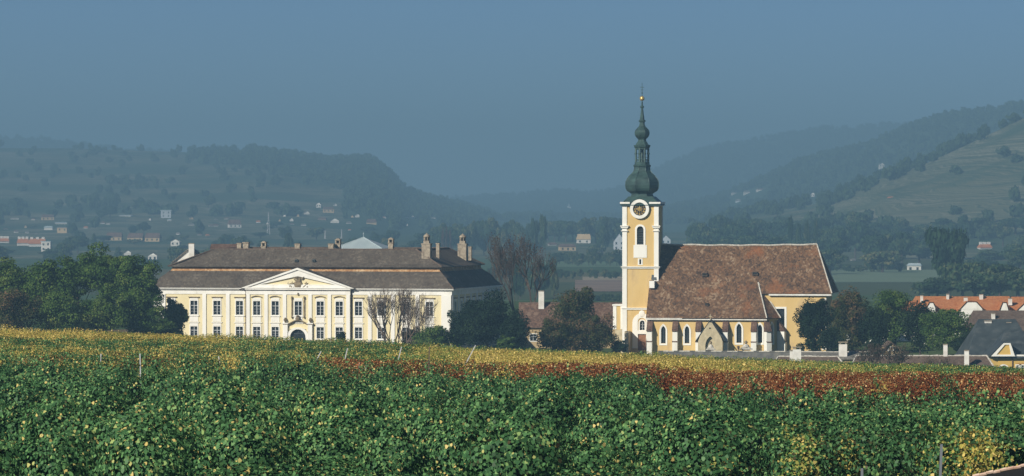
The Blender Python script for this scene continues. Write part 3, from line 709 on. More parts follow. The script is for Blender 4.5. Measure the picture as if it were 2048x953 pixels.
post(1724, 938, 1724, 950, 'grey steel post at the dark gap on the lower edge', 0.05, m='steel')

# small felted hut roof cut off by the lower right corner of the view
hut = empty('vineyard_hut', (at(2048, 940, 62).x, 62, ground(at(2048, 940, 62).x, 62)), 0, 'dark hut roof with a rusty pale edge in the lower right corner', 'hut')
a0, a1 = at(1945, 956, 62) - hut.location, at(2110, 921, 62) - hut.location
mb = MB(); mb.add([a0, a1, a1 + Vector((0, -6, -1.25)), a0 + Vector((0, -6, -1.25))] + [q - Vector((0, 0, 0.05)) for q in (a0, a1, a1 + Vector((0, -6, -1.25)), a0 + Vector((0, -6, -1.25)))],
                  [(0, 1, 2, 3), (4, 7, 6, 5), (0, 4, 5, 1), (1, 5, 6, 2), (2, 6, 7, 3), (3, 7, 4, 0)]); mb.build('roof', M['tar'], hut)
mb = MB()
for k in range(12):
    p, q = a0.lerp(a1, k / 12), a0.lerp(a1, (k + 1) / 12); j = random.uniform(-.006, .012)
    mb.tube(p + Vector((0, 0, 0.02 + j)), q + Vector((0, 0, 0.02 + j)), 0.022, 0.026, 6)
mb.build('edge_board', M['rust'], hut)
mb = MB(); zl = -0.3; mb.add([(a0.x + .1, -0.2, zl), (a1.x - .1, -0.2, zl), (a1.x - .1, -0.2, a1.z - .12), (a0.x + .1, -0.2, a0.z - .12), (a0.x + .1, -5.8, zl), (a1.x - .1, -5.8, zl), (a1.x - .1, -5.8, a1.z - 1.4), (a0.x + .1, -5.8, a0.z - 1.4)],
        [(0, 1, 2, 3), (4, 5, 6, 7), (0, 1, 5, 4), (1, 2, 6, 5), (2, 3, 7, 6), (3, 0, 4, 7)]); mb.build('wall', M['wood'], hut)

# ================================================================== CASTLE (manor house)
CA = Frame((xat(598, 705), 705, VILL), -R(12.5))
xl, xr = CA.X(304), CA.X(903)
LD = 35.0
zE = CA.Z(580.5, 0, 903); g0 = 0.0
def lz(py, px=598, yl=0): return CA.px(px, py, yl).z
castle = empty('manor_house', CA.o, CA.rz, 'long cream and white baroque country house with mansard roof and pediment', 'manor house')
zEave = lz(580.0, 598)
# --- window layout: pixel centres on the facade
up = [343, 388, 434, 479, 515, 552, 598, 642, 680, 717, 763, 812, 859]
WW, zw0, zw1 = 1.18, lz(631), lz(603)
gw0, gw1 = lz(677), lz(654.5)
ris0, ris1 = CA.X(494), CA.X(702)          # projecting middle bay
RP = 0.45
mw = MB(); mr = MB()
ops_l, ops_c = [], []
cx = [CA.X(p) for p in up]
for p, x in zip(up, cx):
    tgt = ops_c if 490 < p < 705 else ops_l
    tgt.append((x - WW / 2, x + WW / 2, zw0, zw1))
    if p != 598 : tgt.append((x - WW / 2, x + WW / 2, gw0, gw1))
x598 = CA.X(598)
dz1 = lz(658.5); ops_c.append((x598 - 1.32, x598 + 1.32, 0.0, dz1))
L1 = [o for o in ops_l if o[1] < ris0]; L2 = [o for o in ops_l if o[0] > ris1]
wall_face(mw, xl, ris0, -0.5, zEave, L1); wall_face(mw, ris1, xr, -0.5, zEave, L2)
wall_face(mw, ris0, ris1, -0.5, zEave, ops_c, y=-RP, depth=0.3)
mw.add([(ris0, -RP, -.5), (ris0, 0, -.5), (ris0, 0, zEave), (ris0, -RP, zEave), (ris1, -RP, -.5), (ris1, 0, -.5), (ris1, 0, zEave), (ris1, -RP, zEave)], [(0, 1, 2, 3), (4, 5, 6, 7)])
# right side wall, back and left
side_w = [2.6 + i * 4.35 for i in range(8) if 2.6 + i * 4.35 < LD - 2]
sw = MB(); wall_face(sw, 0, LD, -0.5, zEave, [(y - 0.58, y + 0.58, a, b) for y in side_w for a, b in ((zw0, zw1), (gw0, gw1))])
mw.add([(xr - q[1], q[0], q[2]) for q in [(v[0], v[1], v[2]) for v in sw.v]], sw.f)
mw.add([(xl, 0, -.5), (xl, LD, -.5), (xl, LD, zEave), (xl, 0, zEave)], [(0, 1, 2, 3)])
mw.add([(xl, LD, -.5), (xr, LD, -.5), (xr, LD, zEave), (xl, LD, zEave)], [(0, 1, 2, 3)])
mw.build('wall', M['cream'], castle)
# windows: white surround, dark pane, cross frame with glazing bars (meshes shared)
H1, H2 = zw1 - zw0, gw1 - gw0
def win_meshes(w, h, apron=True, arched=False):
    s = MB(); s.ring([(-w / 2 - .16, -.10), (w / 2 + .16, -.10), (w / 2 + .16, h + .16), (-w / 2 - .16, h + .16)], [(-w / 2, 0), (w / 2, 0), (w / 2, h), (-w / 2, h)], -.07, .02)
    s.box(-w / 2 - .30, w / 2 + .30, -.16, .02, -.22, -.10)
    if apron: s.box(-w / 2 - .12, w / 2 + .12, -.05, .02, -1.12, -.28); s.box(-w / 2 - .30, w / 2 + .30, -.14, .02, -1.30, -1.17)
    s.box(-w / 2 - .10, w / 2 + .10, -.06, .02, h + .18, h + .52)
    p = MB(); p.box(-w / 2, w / 2, .20, .23, 0, h)
    f = MB(); f.ring([(-w / 2, 0), (w / 2, 0), (w / 2, h), (-w / 2, h)], [(-w / 2 + .045, .045), (w / 2 - .045, .045), (w / 2 - .045, h - .045), (-w / 2 + .045, h - .045)], .10, .17)
    f.box(-.05, .05, .09, .16, .05, h - .05); zt = h * .66; f.box(-w / 2 + .05, w / 2 - .05, .085, .155, zt - .045, zt + .045)
    for q in (.22, .43): f.box(-w / 2 + .05, w / 2 - .05, .12, .15, h * q - .012, h * q + .012)
    return s.mesh('window', M['white']), p.mesh('pane', M['glass']), f.mesh('frame', M['frame'])
UW = win_meshes(WW, H1); LW = win_meshes(WW, H2, False)
hd = MB(); hd.box(-.92, .92, -.22, .02, 0, .10); hd.box(-.84, .84, -.15, .02, -.08, 0); HOOD = hd.mesh('window_hood', M['carving'])
hd = MB()
for k in range(8):
    a, b = -0.92 + 1.84 * k / 8, -0.92 + 1.84 * (k + 1) / 8; za, zb = .24 * (1 - (a / .92) ** 2), .24 * (1 - (b / .92) ** 2)
    hd.add([(a, -.22, za), (b, -.22, zb), (b, -.22, zb + .10), (a, -.22, za + .10), (a, .02, za), (b, .02, zb), (b, .02, zb + .10), (a, .02, za + .10)],
           [(0, 1, 2, 3), (4, 7, 6, 5), (3, 2, 6, 7), (0, 4, 5, 1), (0, 3, 7, 4), (1, 5, 6, 2)])
HOODC = hd.mesh('window_hood', M['carving'])
def put_window(meshes, x, y, z, rz=0, parent=None, hood=None, hz=0):
    w = link('window', meshes[0], parent, (x, y, z), rz); link('pane', meshes[1], w); link('frame', meshes[2], w)
    if hood: link('window_hood', hood, w, (0, 0, hz))
    return w
for p, x in zip(up, cx):
    y = -RP if 490 < p < 705 else 0
    if p != 598: put_window(UW, x, y, zw0, 0, castle, HOODC if y else HOOD, H1 + .56); put_window(LW, x, y, gw0, 0, castle)
    else: put_window(UW, x, y, zw0, 0, castle)
for y in side_w: put_window(UW, xr, y, zw0, R(90), castle, HOOD, H1 + .56); put_window(LW, xr, y, gw0, R(90), castle)
# pilasters, plinth, frieze, cornice
zf = lz(589.5)
def pil(x, w, y=0, name='pilaster', z0=-.45, z1=None):
    mb = MB(); mb.box(-w / 2, w / 2, -.14, .02, z0, z1 if z1 else zf - .002); mb.box(-w / 2 - .06, w / 2 + .06, -.19, .02, z0, z0 + 1.1)
    return mb.build(name, M['white'], castle, (x, y, 0))
for p, w in ((409, .62), (456, .62), (740, .62), (786, .62), (835, .62)): pil(CA.X(p), w)
for p, w in ((498, .60), (534, .58), (571, .58), (622, .58), (660.5, .58), (698, .60)): pil(CA.X(p), w, -RP)
pil(xl + 1.2, 2.2); pil(xr - 0.85, 1.6)
for y in [0.5] + [(a + b) / 2 for a, b in zip(side_w, side_w[1:])] + [LD - .5]:
    mb = MB(); mb.box(-.35, .35, -.14, .02, -.45, zf); mb.build('pilaster', M['white'], castle, (xr, y, 0), R(90))
mb = MB(); mb.box(xl - .02, ris0 - .002, -.10, .02, zf, zEave); mb.box(ris1 + .002, xr + .08, -.10, .02, zf, zEave); mb.box(ris0 - .02, ris1 + .02, -RP - .10, -RP + .02, zf, zEave)
mb.box(xr - .02, xr + .10, .03, LD, zf, zEave); mb.build('frieze', M['white'], castle)
mb = MB()
for a, b, y in ((xl - .45, ris0 - .12, 0), (ris1 + .12, xr + .45, 0)):
    mb.box(a, b, y - .42, y + .3, zEave + .002, zEave + .13); mb.box(a, b, y - .56, y + .3, zEave + .132, zEave + .24)
mb.box(ris0 - .10, ris1 + .10, -RP - .42, .3, zEave + .002, zEave + .24)
mb.box(xr + .002, xr + .56, .31, LD + .4, zEave + .002, zEave + .24); mb.box(xl - .56, xl - .002, .31, LD + .4, zEave + .002, zEave + .24)
mb.build('cornice', M['white'], castle)
# pediment
zA = lz(538.5); xp0, xp1 = CA.X(487), CA.X(709); xm = (xp0 + xp1) / 2; zB = zEave + .24
mb = MB(); mb.prism([(xp0 + .9, zB), (xp1 - .9, zB), (xm, zA - .45)], -RP, .2); mb.build('pediment', M['cream'], castle)
mb = MB(); mb.ring([(xp0, zB + .002), (xp1, zB + .002), (xm, zA)], [(xp0 + 3.0, zB + .62), (xp1 - 3.0, zB + .62), (xm, zA - 1.15)], -RP - .30, -RP + .1)
mb.ring([(xp0 - .25, zB + .01), (xp1 + .25, zB + .01), (xm, zA + .22)], [(xp0 + .9, zB + .15), (xp1 - .9, zB + .15), (xm, zA - .12)], -RP - .50, -RP - .28)
mb.build('raking_cornice', M['white'], castle)
mb = MB(); mb.add([(xp0 - .3, -RP - .52, zB + .03), (xm, -RP - .52, zA + .27), (xp1 + .3, -RP - .52, zB + .03), (xp0 - .3, 3.2, zB + .03), (xm, 4.2, zA + .27), (xp1 + .3, 3.2, zB + .03)], [(0, 1, 4, 3), (1, 2, 5, 4)])
mb.build('pediment_roof', M['castle_tile'], castle)
# coat of arms: cartouche, crown and trophies
mb = MB(); zc = lz(570); yc = -RP - .12
mb.lathe([(0.02, -.05), (.62, 0), (.70, .12), (.45, .28), (.03, .34)], 12)
mb.v = [(v[0], -v[2], v[1] * 1.15) for v in mb.v]
rs = random.Random(3)
for k in range(46):
    a = rs.uniform(0, 2 * math.pi); r = rs.uniform(.75, 1.75); x, z = r * math.cos(a) * 1.05, r * math.sin(a) * .62 + (0.25 if abs(math.cos(a)) < .6 else -.15)
    if z < -.80: z = -.80
    s = rs.uniform(.12, .24); mb.tube((x - s, -.05, z - s * .4), (x + s * rs.uniform(-.6, 1), -.22, z + s * rs.uniform(.2, 1.3)), s * .55, s * .25, 5)
for x in (-.3, -.1, .1, .3): mb.tube((x, -.15, .70), (x * 1.4, -.15, 1.15), .09, .05, 5)
mb.box(-.42, .42, -.25, 0, .62, .76)
mb.build('coat_of_arms', M['carving'], castle, (x598, yc, zc))
# middle window surround
mb = MB(); z0, z1 = lz(635), lz(586)
for s in (-1, 1):
    mb.box(x598 + s * 1.02 - .10, x598 + s * 1.02 + .10, -RP - .18, -RP + .02, z0, lz(596)); mb.tube((x598 + s * 1.02, -RP - .2, lz(597)), (x598 + s * 1.02, -RP - .2, lz(593)), .20, .12, 6)
    mb.tube((x598 + s * 1.02, -RP - .2, z0 - .15), (x598 + s * 1.02, -RP - .2, z0 + .1), .10, .16, 6)
mb.box(x598 - .75, x598 + .75, -RP - .22, -RP + .02, lz(581.5), lz(579.5)); mb.tube((x598, -RP - .05, lz(590)), (x598, -RP - .2, lz(586)), .2, .12, 6)
mb.build('window_surround', M['carving'], castle)
# portal: arched door, white arch, curved gable, urns
mb = MB(); dw = 2.64
outer = [(x598 + x * 1.30, z) for x, z in arch_pts(dw, dz1, False, 6)]; outer = [(x, z + (.30 if z > .5 else 0)) for x, z in outer]
inner = [(x598 + x, max(0, z)) for x, z in arch_pts(dw - .05, dz1 - .02, False, 6)]
mb.ring(outer, inner, -RP - .30, -RP + .02)
for s in (-1, 1):
    mb.box(x598 + s * 2.05 - .36, x598 + s * 2.05 + .36, -RP - .42, -RP + .02, -.3, lz(648)); mb.box(x598 + s * 2.05 - .50, x598 + s * 2.05 + .50, -RP - .55, -RP + .02, lz(648), lz(646))
mb.build('portal', M['white'], castle)
mb = MB()
for k in range(14):
    t0, t1 = k / 14 * 2 - 1, (k + 1) / 14 * 2 - 1; f_ = lambda t: lz(650) + .75 * math.exp(-(t / .48) ** 2) + (.05 if abs(t) > .8 else 0)
    a, b = x598 + t0 * 2.5, x598 + t1 * 2.5; za, zb = f_(t0), f_(t1)
    mb.add([(a, -RP - .5, za), (b, -RP - .5, zb), (b, -RP - .5, zb + .14), (a, -RP - .5, za + .14), (a, -RP, za), (b, -RP, zb), (b, -RP, zb + .14), (a, -RP, za + .14)],
           [(0, 1, 2, 3), (4, 7, 6, 5), (3, 2, 6, 7), (0, 4, 5, 1), (0, 3, 7, 4), (1, 5, 6, 2)])
mb.lathe([(.05, -.1), (.35, 0), (.42, .35), (.2, .55), (.28, .75), (.03, .85)], 8, (x598, -RP - .35)); n = 48
mb.v[-n:] = [(x, y, z + lz(641)) for x, y, z in mb.v[-n:]]
mb.build('portal_gable', M['carving'], castle)
for s in (-1, 1):
    u = MB(); u.lathe([(.14, 0), (.10, .12), (.24, .32), (.30, .5), (.16, .62), (.20, .72), (.03, .86)], 8); u.build('urn', M['carving'], castle, (x598 + s * 2.1, -RP - .3, lz(646) + .01))
mb = MB(); mb.box(x598 - dw / 2, x598 + dw / 2, -RP + .20, -RP + .25, 0, dz1); mb.build('door', M['glass'], castle)
mb = MB(); mb.box(x598 - dw / 2, x598 + dw / 2, -RP + .10, -RP + .18, lz(668) - .06, lz(668) + .06)
for k in (-.66, 0, .66): mb.box(x598 + k - .04, x598 + k + .04, -RP + .11, -RP + .17, lz(668) + .062, dz1)
mb.build('fanlight_bars', M['slate'], castle)
for p in (492.0, 703.6): mb = MB(); x = CA.X(p); mb.tube((x, -.16, -.3), (x, -.16, zEave), .07, .07, 6); mb.tube((x, -.16, zEave - .1), (x - 1.0 if p < 600 else x + .6, -.5, zEave + .1), .07, .07, 6); mb.build('drainpipe', M['drain'], castle)

# mansard roof lofted from rectangles inset from the eaves
def rect(ins, z): return [(xl + ins, ins, z), (xr - ins, ins, z), (xr - ins, LD - ins, z), (xl + ins, LD - ins, z)]
def rect2(iL, iR, iy, z): return [(xl + iL, iy, z), (xr - iR, iy, z), (xr - iR, LD - iy, z), (xl + iL, LD - iy, z)]
def loft(loops, close_top=False):
    mb = MB(); vs = [p for l in loops for p in l]; fs = []
    for i in range(len(loops) - 1):
        for k in range(4): j = (k + 1) % 4; fs.append((i * 4 + k, i * 4 + j, i * 4 + 4 + j, i * 4 + 4 + k))
    mb.add(vs, fs); return mb
zBr = lz(543, 598, 2.0); zCo = lz(533.5, 598, 2.1); zRi = lz(499, 598, 6.5)
ins_b = (xr - CA.X(877.5, 2.0)); ins_b = max(1.6, min(2.4, ins_b))
z0 = zEave + .245
loft([rect(-.55, z0), rect(-.1, z0 + .22), rect(.55, z0 + .9), rect(1.15, z0 + 1.75), rect(ins_b, zBr)]).build('lower_roof', M['castle_tile'], castle)
loft([rect(ins_b - .02, zBr), rect(ins_b + .18, zBr + .25), rect(ins_b + .25, zCo - .05)]).build('roof_cove', M['cove_tile'], castle)
RI = 6.4
loft([rect(ins_b - .32, zCo - .12), rect(ins_b - .35, zCo - .02), rect(ins_b + .8, zCo + .45), rect2(8.7, 7.3, RI, zRi), rect2(8.7 * 2 - ins_b, 7.3 * 2 - ins_b, RI * 2 - ins_b - .4, zCo)]).build('upper_roof', M['castle_tile'], castle)
mb = MB()
for a, b in ((0, 1), (1, 2), (2, 3), (3, 0)):
    A, B = rect2(8.7, 7.3, RI, zRi)[a], rect2(8.7, 7.3, RI, zRi)[b]; mb.tube(A, B, .13, .13, 6)
for k in (0, 1, 2): mb.tube(rect2(8.7, 7.3, RI, zRi)[k], rect(ins_b - .35, zCo)[k], .12, .12, 6)
for k in (0, 1): mb.tube(rect(ins_b, zBr)[k], rect(.55, z0 + .9)[k], .10, .10, 5); mb.tube(rect(.55, z0 + .9)[k], rect(-.5, z0)[k], .10, .10, 5)
mb.build('ridge_tiles', M['brown_tile'], castle)
# courtyard side walls hold the inner eaves
mb = MB(); q = RI * 2 - ins_b; mb.box(xl + q, xr - q, q - .3, q, -.5, zCo); mb.box(xl + q, xr - q, LD - q, LD - q + .3, -.5, zCo); mb.build('courtyard_wall', M['cream'], castle)
# roof vents
for px, py in ((593, 522.5), (628, 522.5)):
    p = CA.px(px, py, 3.6); v = MB(); v.prism([(-.28, -.1), (.28, -.1), (.22, .18), (0, .30), (-.22, .18)], -.35, .9); v.cur = 1; v.box(-.18, .18, -.37, -.34, -.05, .14)
    v.build('roof_vent', [M['slate'], M['dark']], castle, p)
# chimneys: (x0, x1, top y, local depth, kind)
def chimney(px0, px1, pyt, yl, kind='plain', base=None, label=None):
    a, b = CA.px(px0, pyt, yl), CA.px(px1, pyt, yl); w = b.x - a.x; zt = a.z; zb = base if base is not None else zRi - 1.8; h = zt - zb
    c = MB(); dd = max(w * .9, .7)
    if kind == 'plain':
        c.box(-w * .43, w * .43, -dd / 2, dd / 2, 0, h - .22); c.box(-w / 2, w / 2, -dd / 2 - .08, dd / 2 + .08, h - .22, h - .06); c.cur = 1; c.box(-w * .3, w * .3, -dd * .3, dd * .3, h - .07, h - .02)
    elif kind == 'hood':
        c.box(-w * .42, w * .42, -dd / 2, dd / 2, 0, h - .95); c.box(-w / 2, w / 2, -dd / 2 - .06, dd / 2 + .06, h - .95, h - .83)
        for s in (-1, 1):
            for t in (-1, 1): c.box(s * w * .34 - .09, s * w * .34 + .09, t * dd * .32 - .09, t * dd * .32 + .09, h - .83, h - .35)
        c.box(-w * .48, w * .48, -dd / 2, dd / 2, h - .35, h - .22); c.lathe([(w * .55, h - .22), (w * .3, h - .06), (.04, h)], 4, ph=R(45)); c.cur = 1; c.box(-w * .22, w * .22, -dd * .2, dd * .2, h - .83, h - .36)
    elif kind == 'lantern':   # broad stack carrying a slimmer domed lantern
        c.box(-w / 2, w / 2, -dd / 2, dd / 2, 0, h - 1.75); c.box(-w * .56, w * .56, -dd * .56, dd * .56, h - 1.75, h - 1.60)
        ww = w * .30; c.box(-ww * 1.1, ww * 1.1, -ww, ww, h - 1.60, h - 1.15)
        for k in range(6):
            an = k * math.pi / 3; c.tube((ww * math.cos(an), ww * math.sin(an), h - 1.15), (ww * math.cos(an), ww * math.sin(an), h - .55), .09, .09, 5)
        c.lathe([(ww * 1.35, h - .57), (ww * 1.4, h - .45), (ww * .9, h - .2), (.12, h - .05), (.03, h + .12)], 8); c.cur = 1; c.lathe([(ww * .7, h - 1.15), (ww * .7, h - .55)], 6)
    p = CA.px((px0 + px1) / 2, pyt, yl); o = c.build('chimney', [M['brick'], M['dark']], castle, (p.x, p.y, zb))
    if label: o['label'] = label
chimney(474.5, 484, 485.5, 7.0); chimney(486.5, 499, 484, 7.0); chimney(522.5, 533.5, 482.5, 7.2, 'hood'); chimney(590, 601.5, 487, 7.0)
chimney(657, 669, 487, 7.0); chimney(670.5, 682, 477, 8.2, 'hood'); chimney(776.5, 788, 475.5, 7.0, 'hood')
chimney(845, 862, 467.5, 5.0, 'lantern', zRi - 2.4, 'tall broad stack with a domed lantern top'); chimney(872.5, 880, 486, 11, 'plain', zRi - 2.2)
chimney(917, 934, 468.5, LD - 8.5, 'lantern', zRi - 2.4, 'rear stack with twin hooded lanterns'); chimney(937, 944, 493, LD - 10, 'plain', zRi - 2)
# grey-blue pyramid roof rising out of the courtyard
yl = 22.0; p0, p1, ap = CA.px(678, 497, yl), CA.px(776, 497, yl), CA.px(727, 475, yl); hw = (p1.x - p0.x) / 2; cxp = (p0.x + p1.x) / 2
st = empty('stair_tower', CA.o, CA.rz, 'square tower in the castle courtyard under a pale blue-grey pyramid roof', 'tower')
mb = MB(); mb.box(cxp - hw * .86, cxp + hw * .86, yl - hw * .8, yl + hw * .8, -.5, p0.z + .1); mb.build('wall', M['white'], st)
mb = MB(); mb.add([(cxp - hw, yl - hw * .95, p0.z), (cxp + hw, yl - hw * .95, p0.z), (cxp + hw, yl + hw * .95, p0.z), (cxp - hw, yl + hw * .95, p0.z), (cxp, yl, ap.z)], [(0, 1, 4), (1, 2, 4), (2, 3, 4), (3, 0, 4), (3, 2, 1, 0)]); mb.build('pyramid_roof', M['metalroof'], st)
mb = MB()
A = Vector((cxp, yl - .0, ap.z))
for k in range(-11, 12):       # standing seams on the front slope
    x = cxp + hw * k / 12; t = 1 - abs(k) / 12; mb.tube((x, yl - hw * .95, p0.z + .03), (x, yl - hw * .95 * (1 - t), p0.z + (ap.z - p0.z) * t + .03), .025, .025, 4)
for s in (-1, 1): mb.tube((cxp + s * hw, yl - hw * .95, p0.z + .03), (cxp, yl, ap.z + .03), .06, .06, 5)
mb.build('standing_seams', M['metalroof'], st)
mb = MB(); mb.tube((cxp, yl, ap.z - .1), (cxp, yl, ap.z + .85), .05, .03, 6); mb.lathe([(.02, ap.z + .45), (.12, ap.z + .55), (.02, ap.z + .68)], 8, (cxp, yl)); mb.build('finial', M['metalroof'], st)

# ================================================================== CHURCH
CH = Frame((xat(1297, 680), 680, VILL), -R(9))
church = empty('church', CH.o, CH.rz, 'ochre yellow church with onion-domed bell tower and large mottled tile roof', 'church')
def cz(py, px=1420, yl=0): return CH.px(px, py, yl).z
eve = cz(638); XE = CH.X(1531, 0); ridgeY = 8.6; zr = cz(489.5, 1470, ridgeY)
y_b, x_b = 2.6, CH.X(1556, 2.6, 640)      # bend of the polygonal end
# nave wall with openings behind the gothic surrounds
lanc = [(1326.7, 648, 691, 16), (1374, 648, 691, 16), (1478, 643.5, 690, 17.5), (1520, 645, 690, 15)]
ops = []; S = 680 / F
for px, yt, yb, w in lanc: x = CH.X(px); ops.append((x - w * S * .30, x + w * S * .30, cz(yb - 4, px), cz(yt + 4, px)))
mb = MB(); wall_face(mb, 0, XE, -.6, eve, ops, 0, .45)
def ang_wall(mb, A, B, z0, z1, op=None):
    L_ = math.hypot(B[0] - A[0], B[1] - A[1]); t = MB(); wall_face(t, 0, L_, z0, z1, [op] if op else [], 0, .45); dx, dy = (B[0] - A[0]) / L_, (B[1] - A[1]) / L_
    mb.add([(A[0] + v[0] * dx - v[1] * dy, A[1] + v[0] * dy + v[1] * dx, v[2]) for v in t.v], t.f); return L_, math.atan2(dy, dx)
A_, B_ = (XE, 0), (x_b, y_b)
La = math.hypot(B_[0] - A_[0], B_[1] - A_[1]); opw = .45
LB, rA = ang_wall(mb, A_, B_, -.6, eve, (La / 2 - opw, La / 2 + opw, ops[2][2], ops[2][3]))
ang_wall(mb, B_, (x_b, 6.0), -.6, eve)
# choir block behind, to the right, and gable end at the tower
y_c = 3.0; x_c1 = CH.X(1652, y_c, 600); ze2 = cz(587, 1590, y_c); wx0, wx1 = CH.X(1553, y_c, 640), CH.X(1569, y_c, 640)
wzt, wzb = cz(618, 1560, y_c), cz(664, 1560, y_c)
wall_face(mb, x_b - 3.5, x_c1, -.6, ze2, [(wx0, wx1, wzb, wzt)], y_c, .45)
mb.add([(x_c1, y_c, -.6), (x_c1, 14.2, -.6), (x_c1, 14.2, ze2), (x_c1, y_c, ze2)], [(0, 1, 2, 3)]); mb.add([(0, 14.2, -.6), (x_c1, 14.2, -.6), (x_c1, 14.2, ze2), (0, 14.2, ze2)], [(0, 1, 2, 3)])
mb.add([(0, 0, -.6), (0, 14.2, -.6), (0, 14.2, ze2), (0, ridgeY, zr - .3), (0, 0, eve)], [(0, 1, 2, 3, 4)])
mb.build('wall', M['ochre'], church)
# gothic windows
def gothic(px, yt, yb, w_px, parent, rz=0, pos=None):
    h = cz(yt, px) - cz(yb, px); w = w_px * S; s = MB()
    o = arch_pts(w, h, True, 6); i = arch_pts(w * .58, h - .62, True, 6, .28)
    o2 = arch_pts(w * .80, h - .28, True, 6, .14)
    s.ring(o, o2, -.06, .05); s.ring(o2, i, -.03, .36)
    x = CH.X(px) if pos is None else pos[0]; y = 0 if pos is None else pos[1]
    wn_ = s.build('window', M['white'], parent, (x, y, cz(yb, px)), rz)
    p = MB(); p.prism(i, .30, .33); p.build('pane', M['glass'], wn_)
    b = MB(); b.box(-.035, .035, .25, .29, .3, h - .55)
    for k in range(1, 8): z = .28 + (h - 1.3) * k / 8; b.box(-w * .29, w * .29, .26, .28, z - .02, z + .02)
    b.build('glazing_bars', M['slate'], wn_); return wn_
for a in lanc: gothic(*a, church)
gothic(1478, 643.5, 690, 14, church, rA, ((A_[0] + B_[0]) / 2, (A_[1] + B_[1]) / 2))
s = MB(); s.ring([(wx0 - .32, wzb - .3), (wx1 + .32, wzb - .3), (wx1 + .32, wzt + .3), (wx0 - .32, wzt + .3)], [(wx0, wzb), (wx1, wzb), (wx1, wzt), (wx0, wzt)], -.05, .4)
w_ = s.build('window', M['white'], church, (0, y_c, 0)); p = MB(); p.box(wx0, wx1, .30, .33, wzb, wzt); p.build('pane', M['glass'], w_)
w2 = CH.X(1612, y_c, 640) - wx0; w2_ = link('window', w_.data, church, (w2, y_c, 0)); link('pane', w_.children[0].data, w2_, (0, -.36, 0))
# buttresses: white lower part, sloping tiled top
bw = .80
def buttress(x, y, rz=0, d0=1.15, w=bw, zt=None):
    z1 = cz(662); z2 = zt or cz(641); b = MB()
    b.box(-w / 2, w / 2, -d0, .02, -.6, cz(684)); b.box(-w / 2 + .02, w / 2 - .02, -d0 + .14, .02, cz(684), z1)
    o = b.build('buttress', M['white'], church, (x, y, 0), rz)
    t = MB(); t.add([(-w / 2 - .05, -d0 - .02, z1), (w / 2 + .05, -d0 - .02, z1), (w / 2 + .05, .0, z2), (-w / 2 - .05, .0, z2), (-w / 2 - .05, -d0 - .02, z1 - .1), (w / 2 + .05, -d0 - .02, z1 - .1), (w / 2 + .05, .0, z1 - .1), (-w / 2 - .05, .0, z1 - .1)],
            [(0, 1, 2, 3), (4, 7, 6, 5), (0, 4, 5, 1), (1, 5, 6, 2), (2, 6, 7, 3), (3, 7, 4, 0)])
    t.build('weathering_tiles', M['mid_tile'], o); t = MB()
    zz = cz(684); t.add([(-w / 2 - .05, -d0 - .06, zz - .05), (w / 2 + .05, -d0 - .06, zz - .05), (w / 2 + .05, -d0 + .2, zz + .16), (-w / 2 - .05, -d0 + .2, zz + .16)], [(0, 1, 2, 3)])
    t.build('setoff_tiles', M['mid_tile'], o)
for px in (1298.5, 1349.5, 1396, 1450, 1507): buttress(CH.X(px, -1.1, 670), 0)
buttress(XE + .15, -.05, rA * .5, 1.15)
buttress(x_b + .05, y_b, rA + R(15), 1.3, .75)
# roofs
def sl(y): return eve + (zr - eve) * (y + .45) / (ridgeY + .45)
xR = CH.X(1634, ridgeY, 489); xE2 = CH.X(1664, y_c - .4, 585)
t_lo, t_hi = 0.0, 8.0
for _ in range(40):
    tm = (t_lo + t_hi) / 2; p = CH.px(1516.5, 566, tm)
    if p.z > sl(tm): t_lo = tm
    else: t_hi = tm
yT = tm if 1 < tm < 8 else 4; xT = CH.px(1516.5, 566, yT).x; zT = sl(yT); e = .45
yc_e = y_c - .45; zc_e = sl(yc_e)
xlft = -.35
mb = MB()
NS = 14                       # old roof: the ridge sags and the slope undulates a little
def sag(x): return -.16 * math.sin(math.pi * min(1, max(0, (x - xlft) / (xR - xlft)))) + .05 * math.sin(x * 1.3)
front = []
XA = XE + .25
V = []; Fc = []
nx, ny = 30, 10
for j in range(ny + 1):
    y = -e + (ridgeY + e) * j / ny
    for i in range(nx + 1):
        xr_edge = (XA + (xT - XA) * min(1, (y + e) / (yT + e))) if y < yT else xT
        x = xlft + (xr_edge - xlft) * i / nx
        z = sl(y) + sag(x) * (j / ny) + .04 * math.sin(x * .9 + y * 2.1) * (0 < j < ny) - (.10 * (1 - min(1, (y + e) / 2.0)) ** 2 * -1.0)
        V.append((x, y, z))
Fc = [(j * (nx + 1) + i, j * (nx + 1) + i + 1, (j + 1) * (nx + 1) + i + 1, (j + 1) * (nx + 1) + i) for j in range(ny) for i in range(nx)]
mb.add(V, Fc, False)
# choir part of the front slope, up to the hip
def hipx(y): return xR + (xE2 - xR) * (ridgeY - y) / (ridgeY - yc_e)
V = []
nx2, ny2 = 12, 8
for j in range(ny2 + 1):
    y = yc_e + (ridgeY - yc_e) * j / ny2
    for i in range(nx2 + 1):
        x0_ = xT - .3; x = x0_ + (hipx(y) - x0_) * i / nx2; V.append((x, y, sl(y) + sag(x) * (y / ridgeY) - .005 + (.12 if j == 0 else 0)))
mb.add(V, [(j * (nx2 + 1) + i, j * (nx2 + 1) + i + 1, (j + 1) * (nx2 + 1) + i + 1, (j + 1) * (nx2 + 1) + i) for j in range(ny2) for i in range(nx2)])
yb_e = 2 * ridgeY - yc_e
mb.add([(xR, ridgeY, zr), (xE2, yc_e, zc_e + .12), (xE2, yb_e, zc_e + .12)], [(0, 1, 2)])
mb.add([(xlft, ridgeY, zr), (xR, ridgeY, zr), (xE2, yb_e, zc_e + .1), (xlft, yb_e, zc_e + .1)], [(0, 1, 2, 3)])
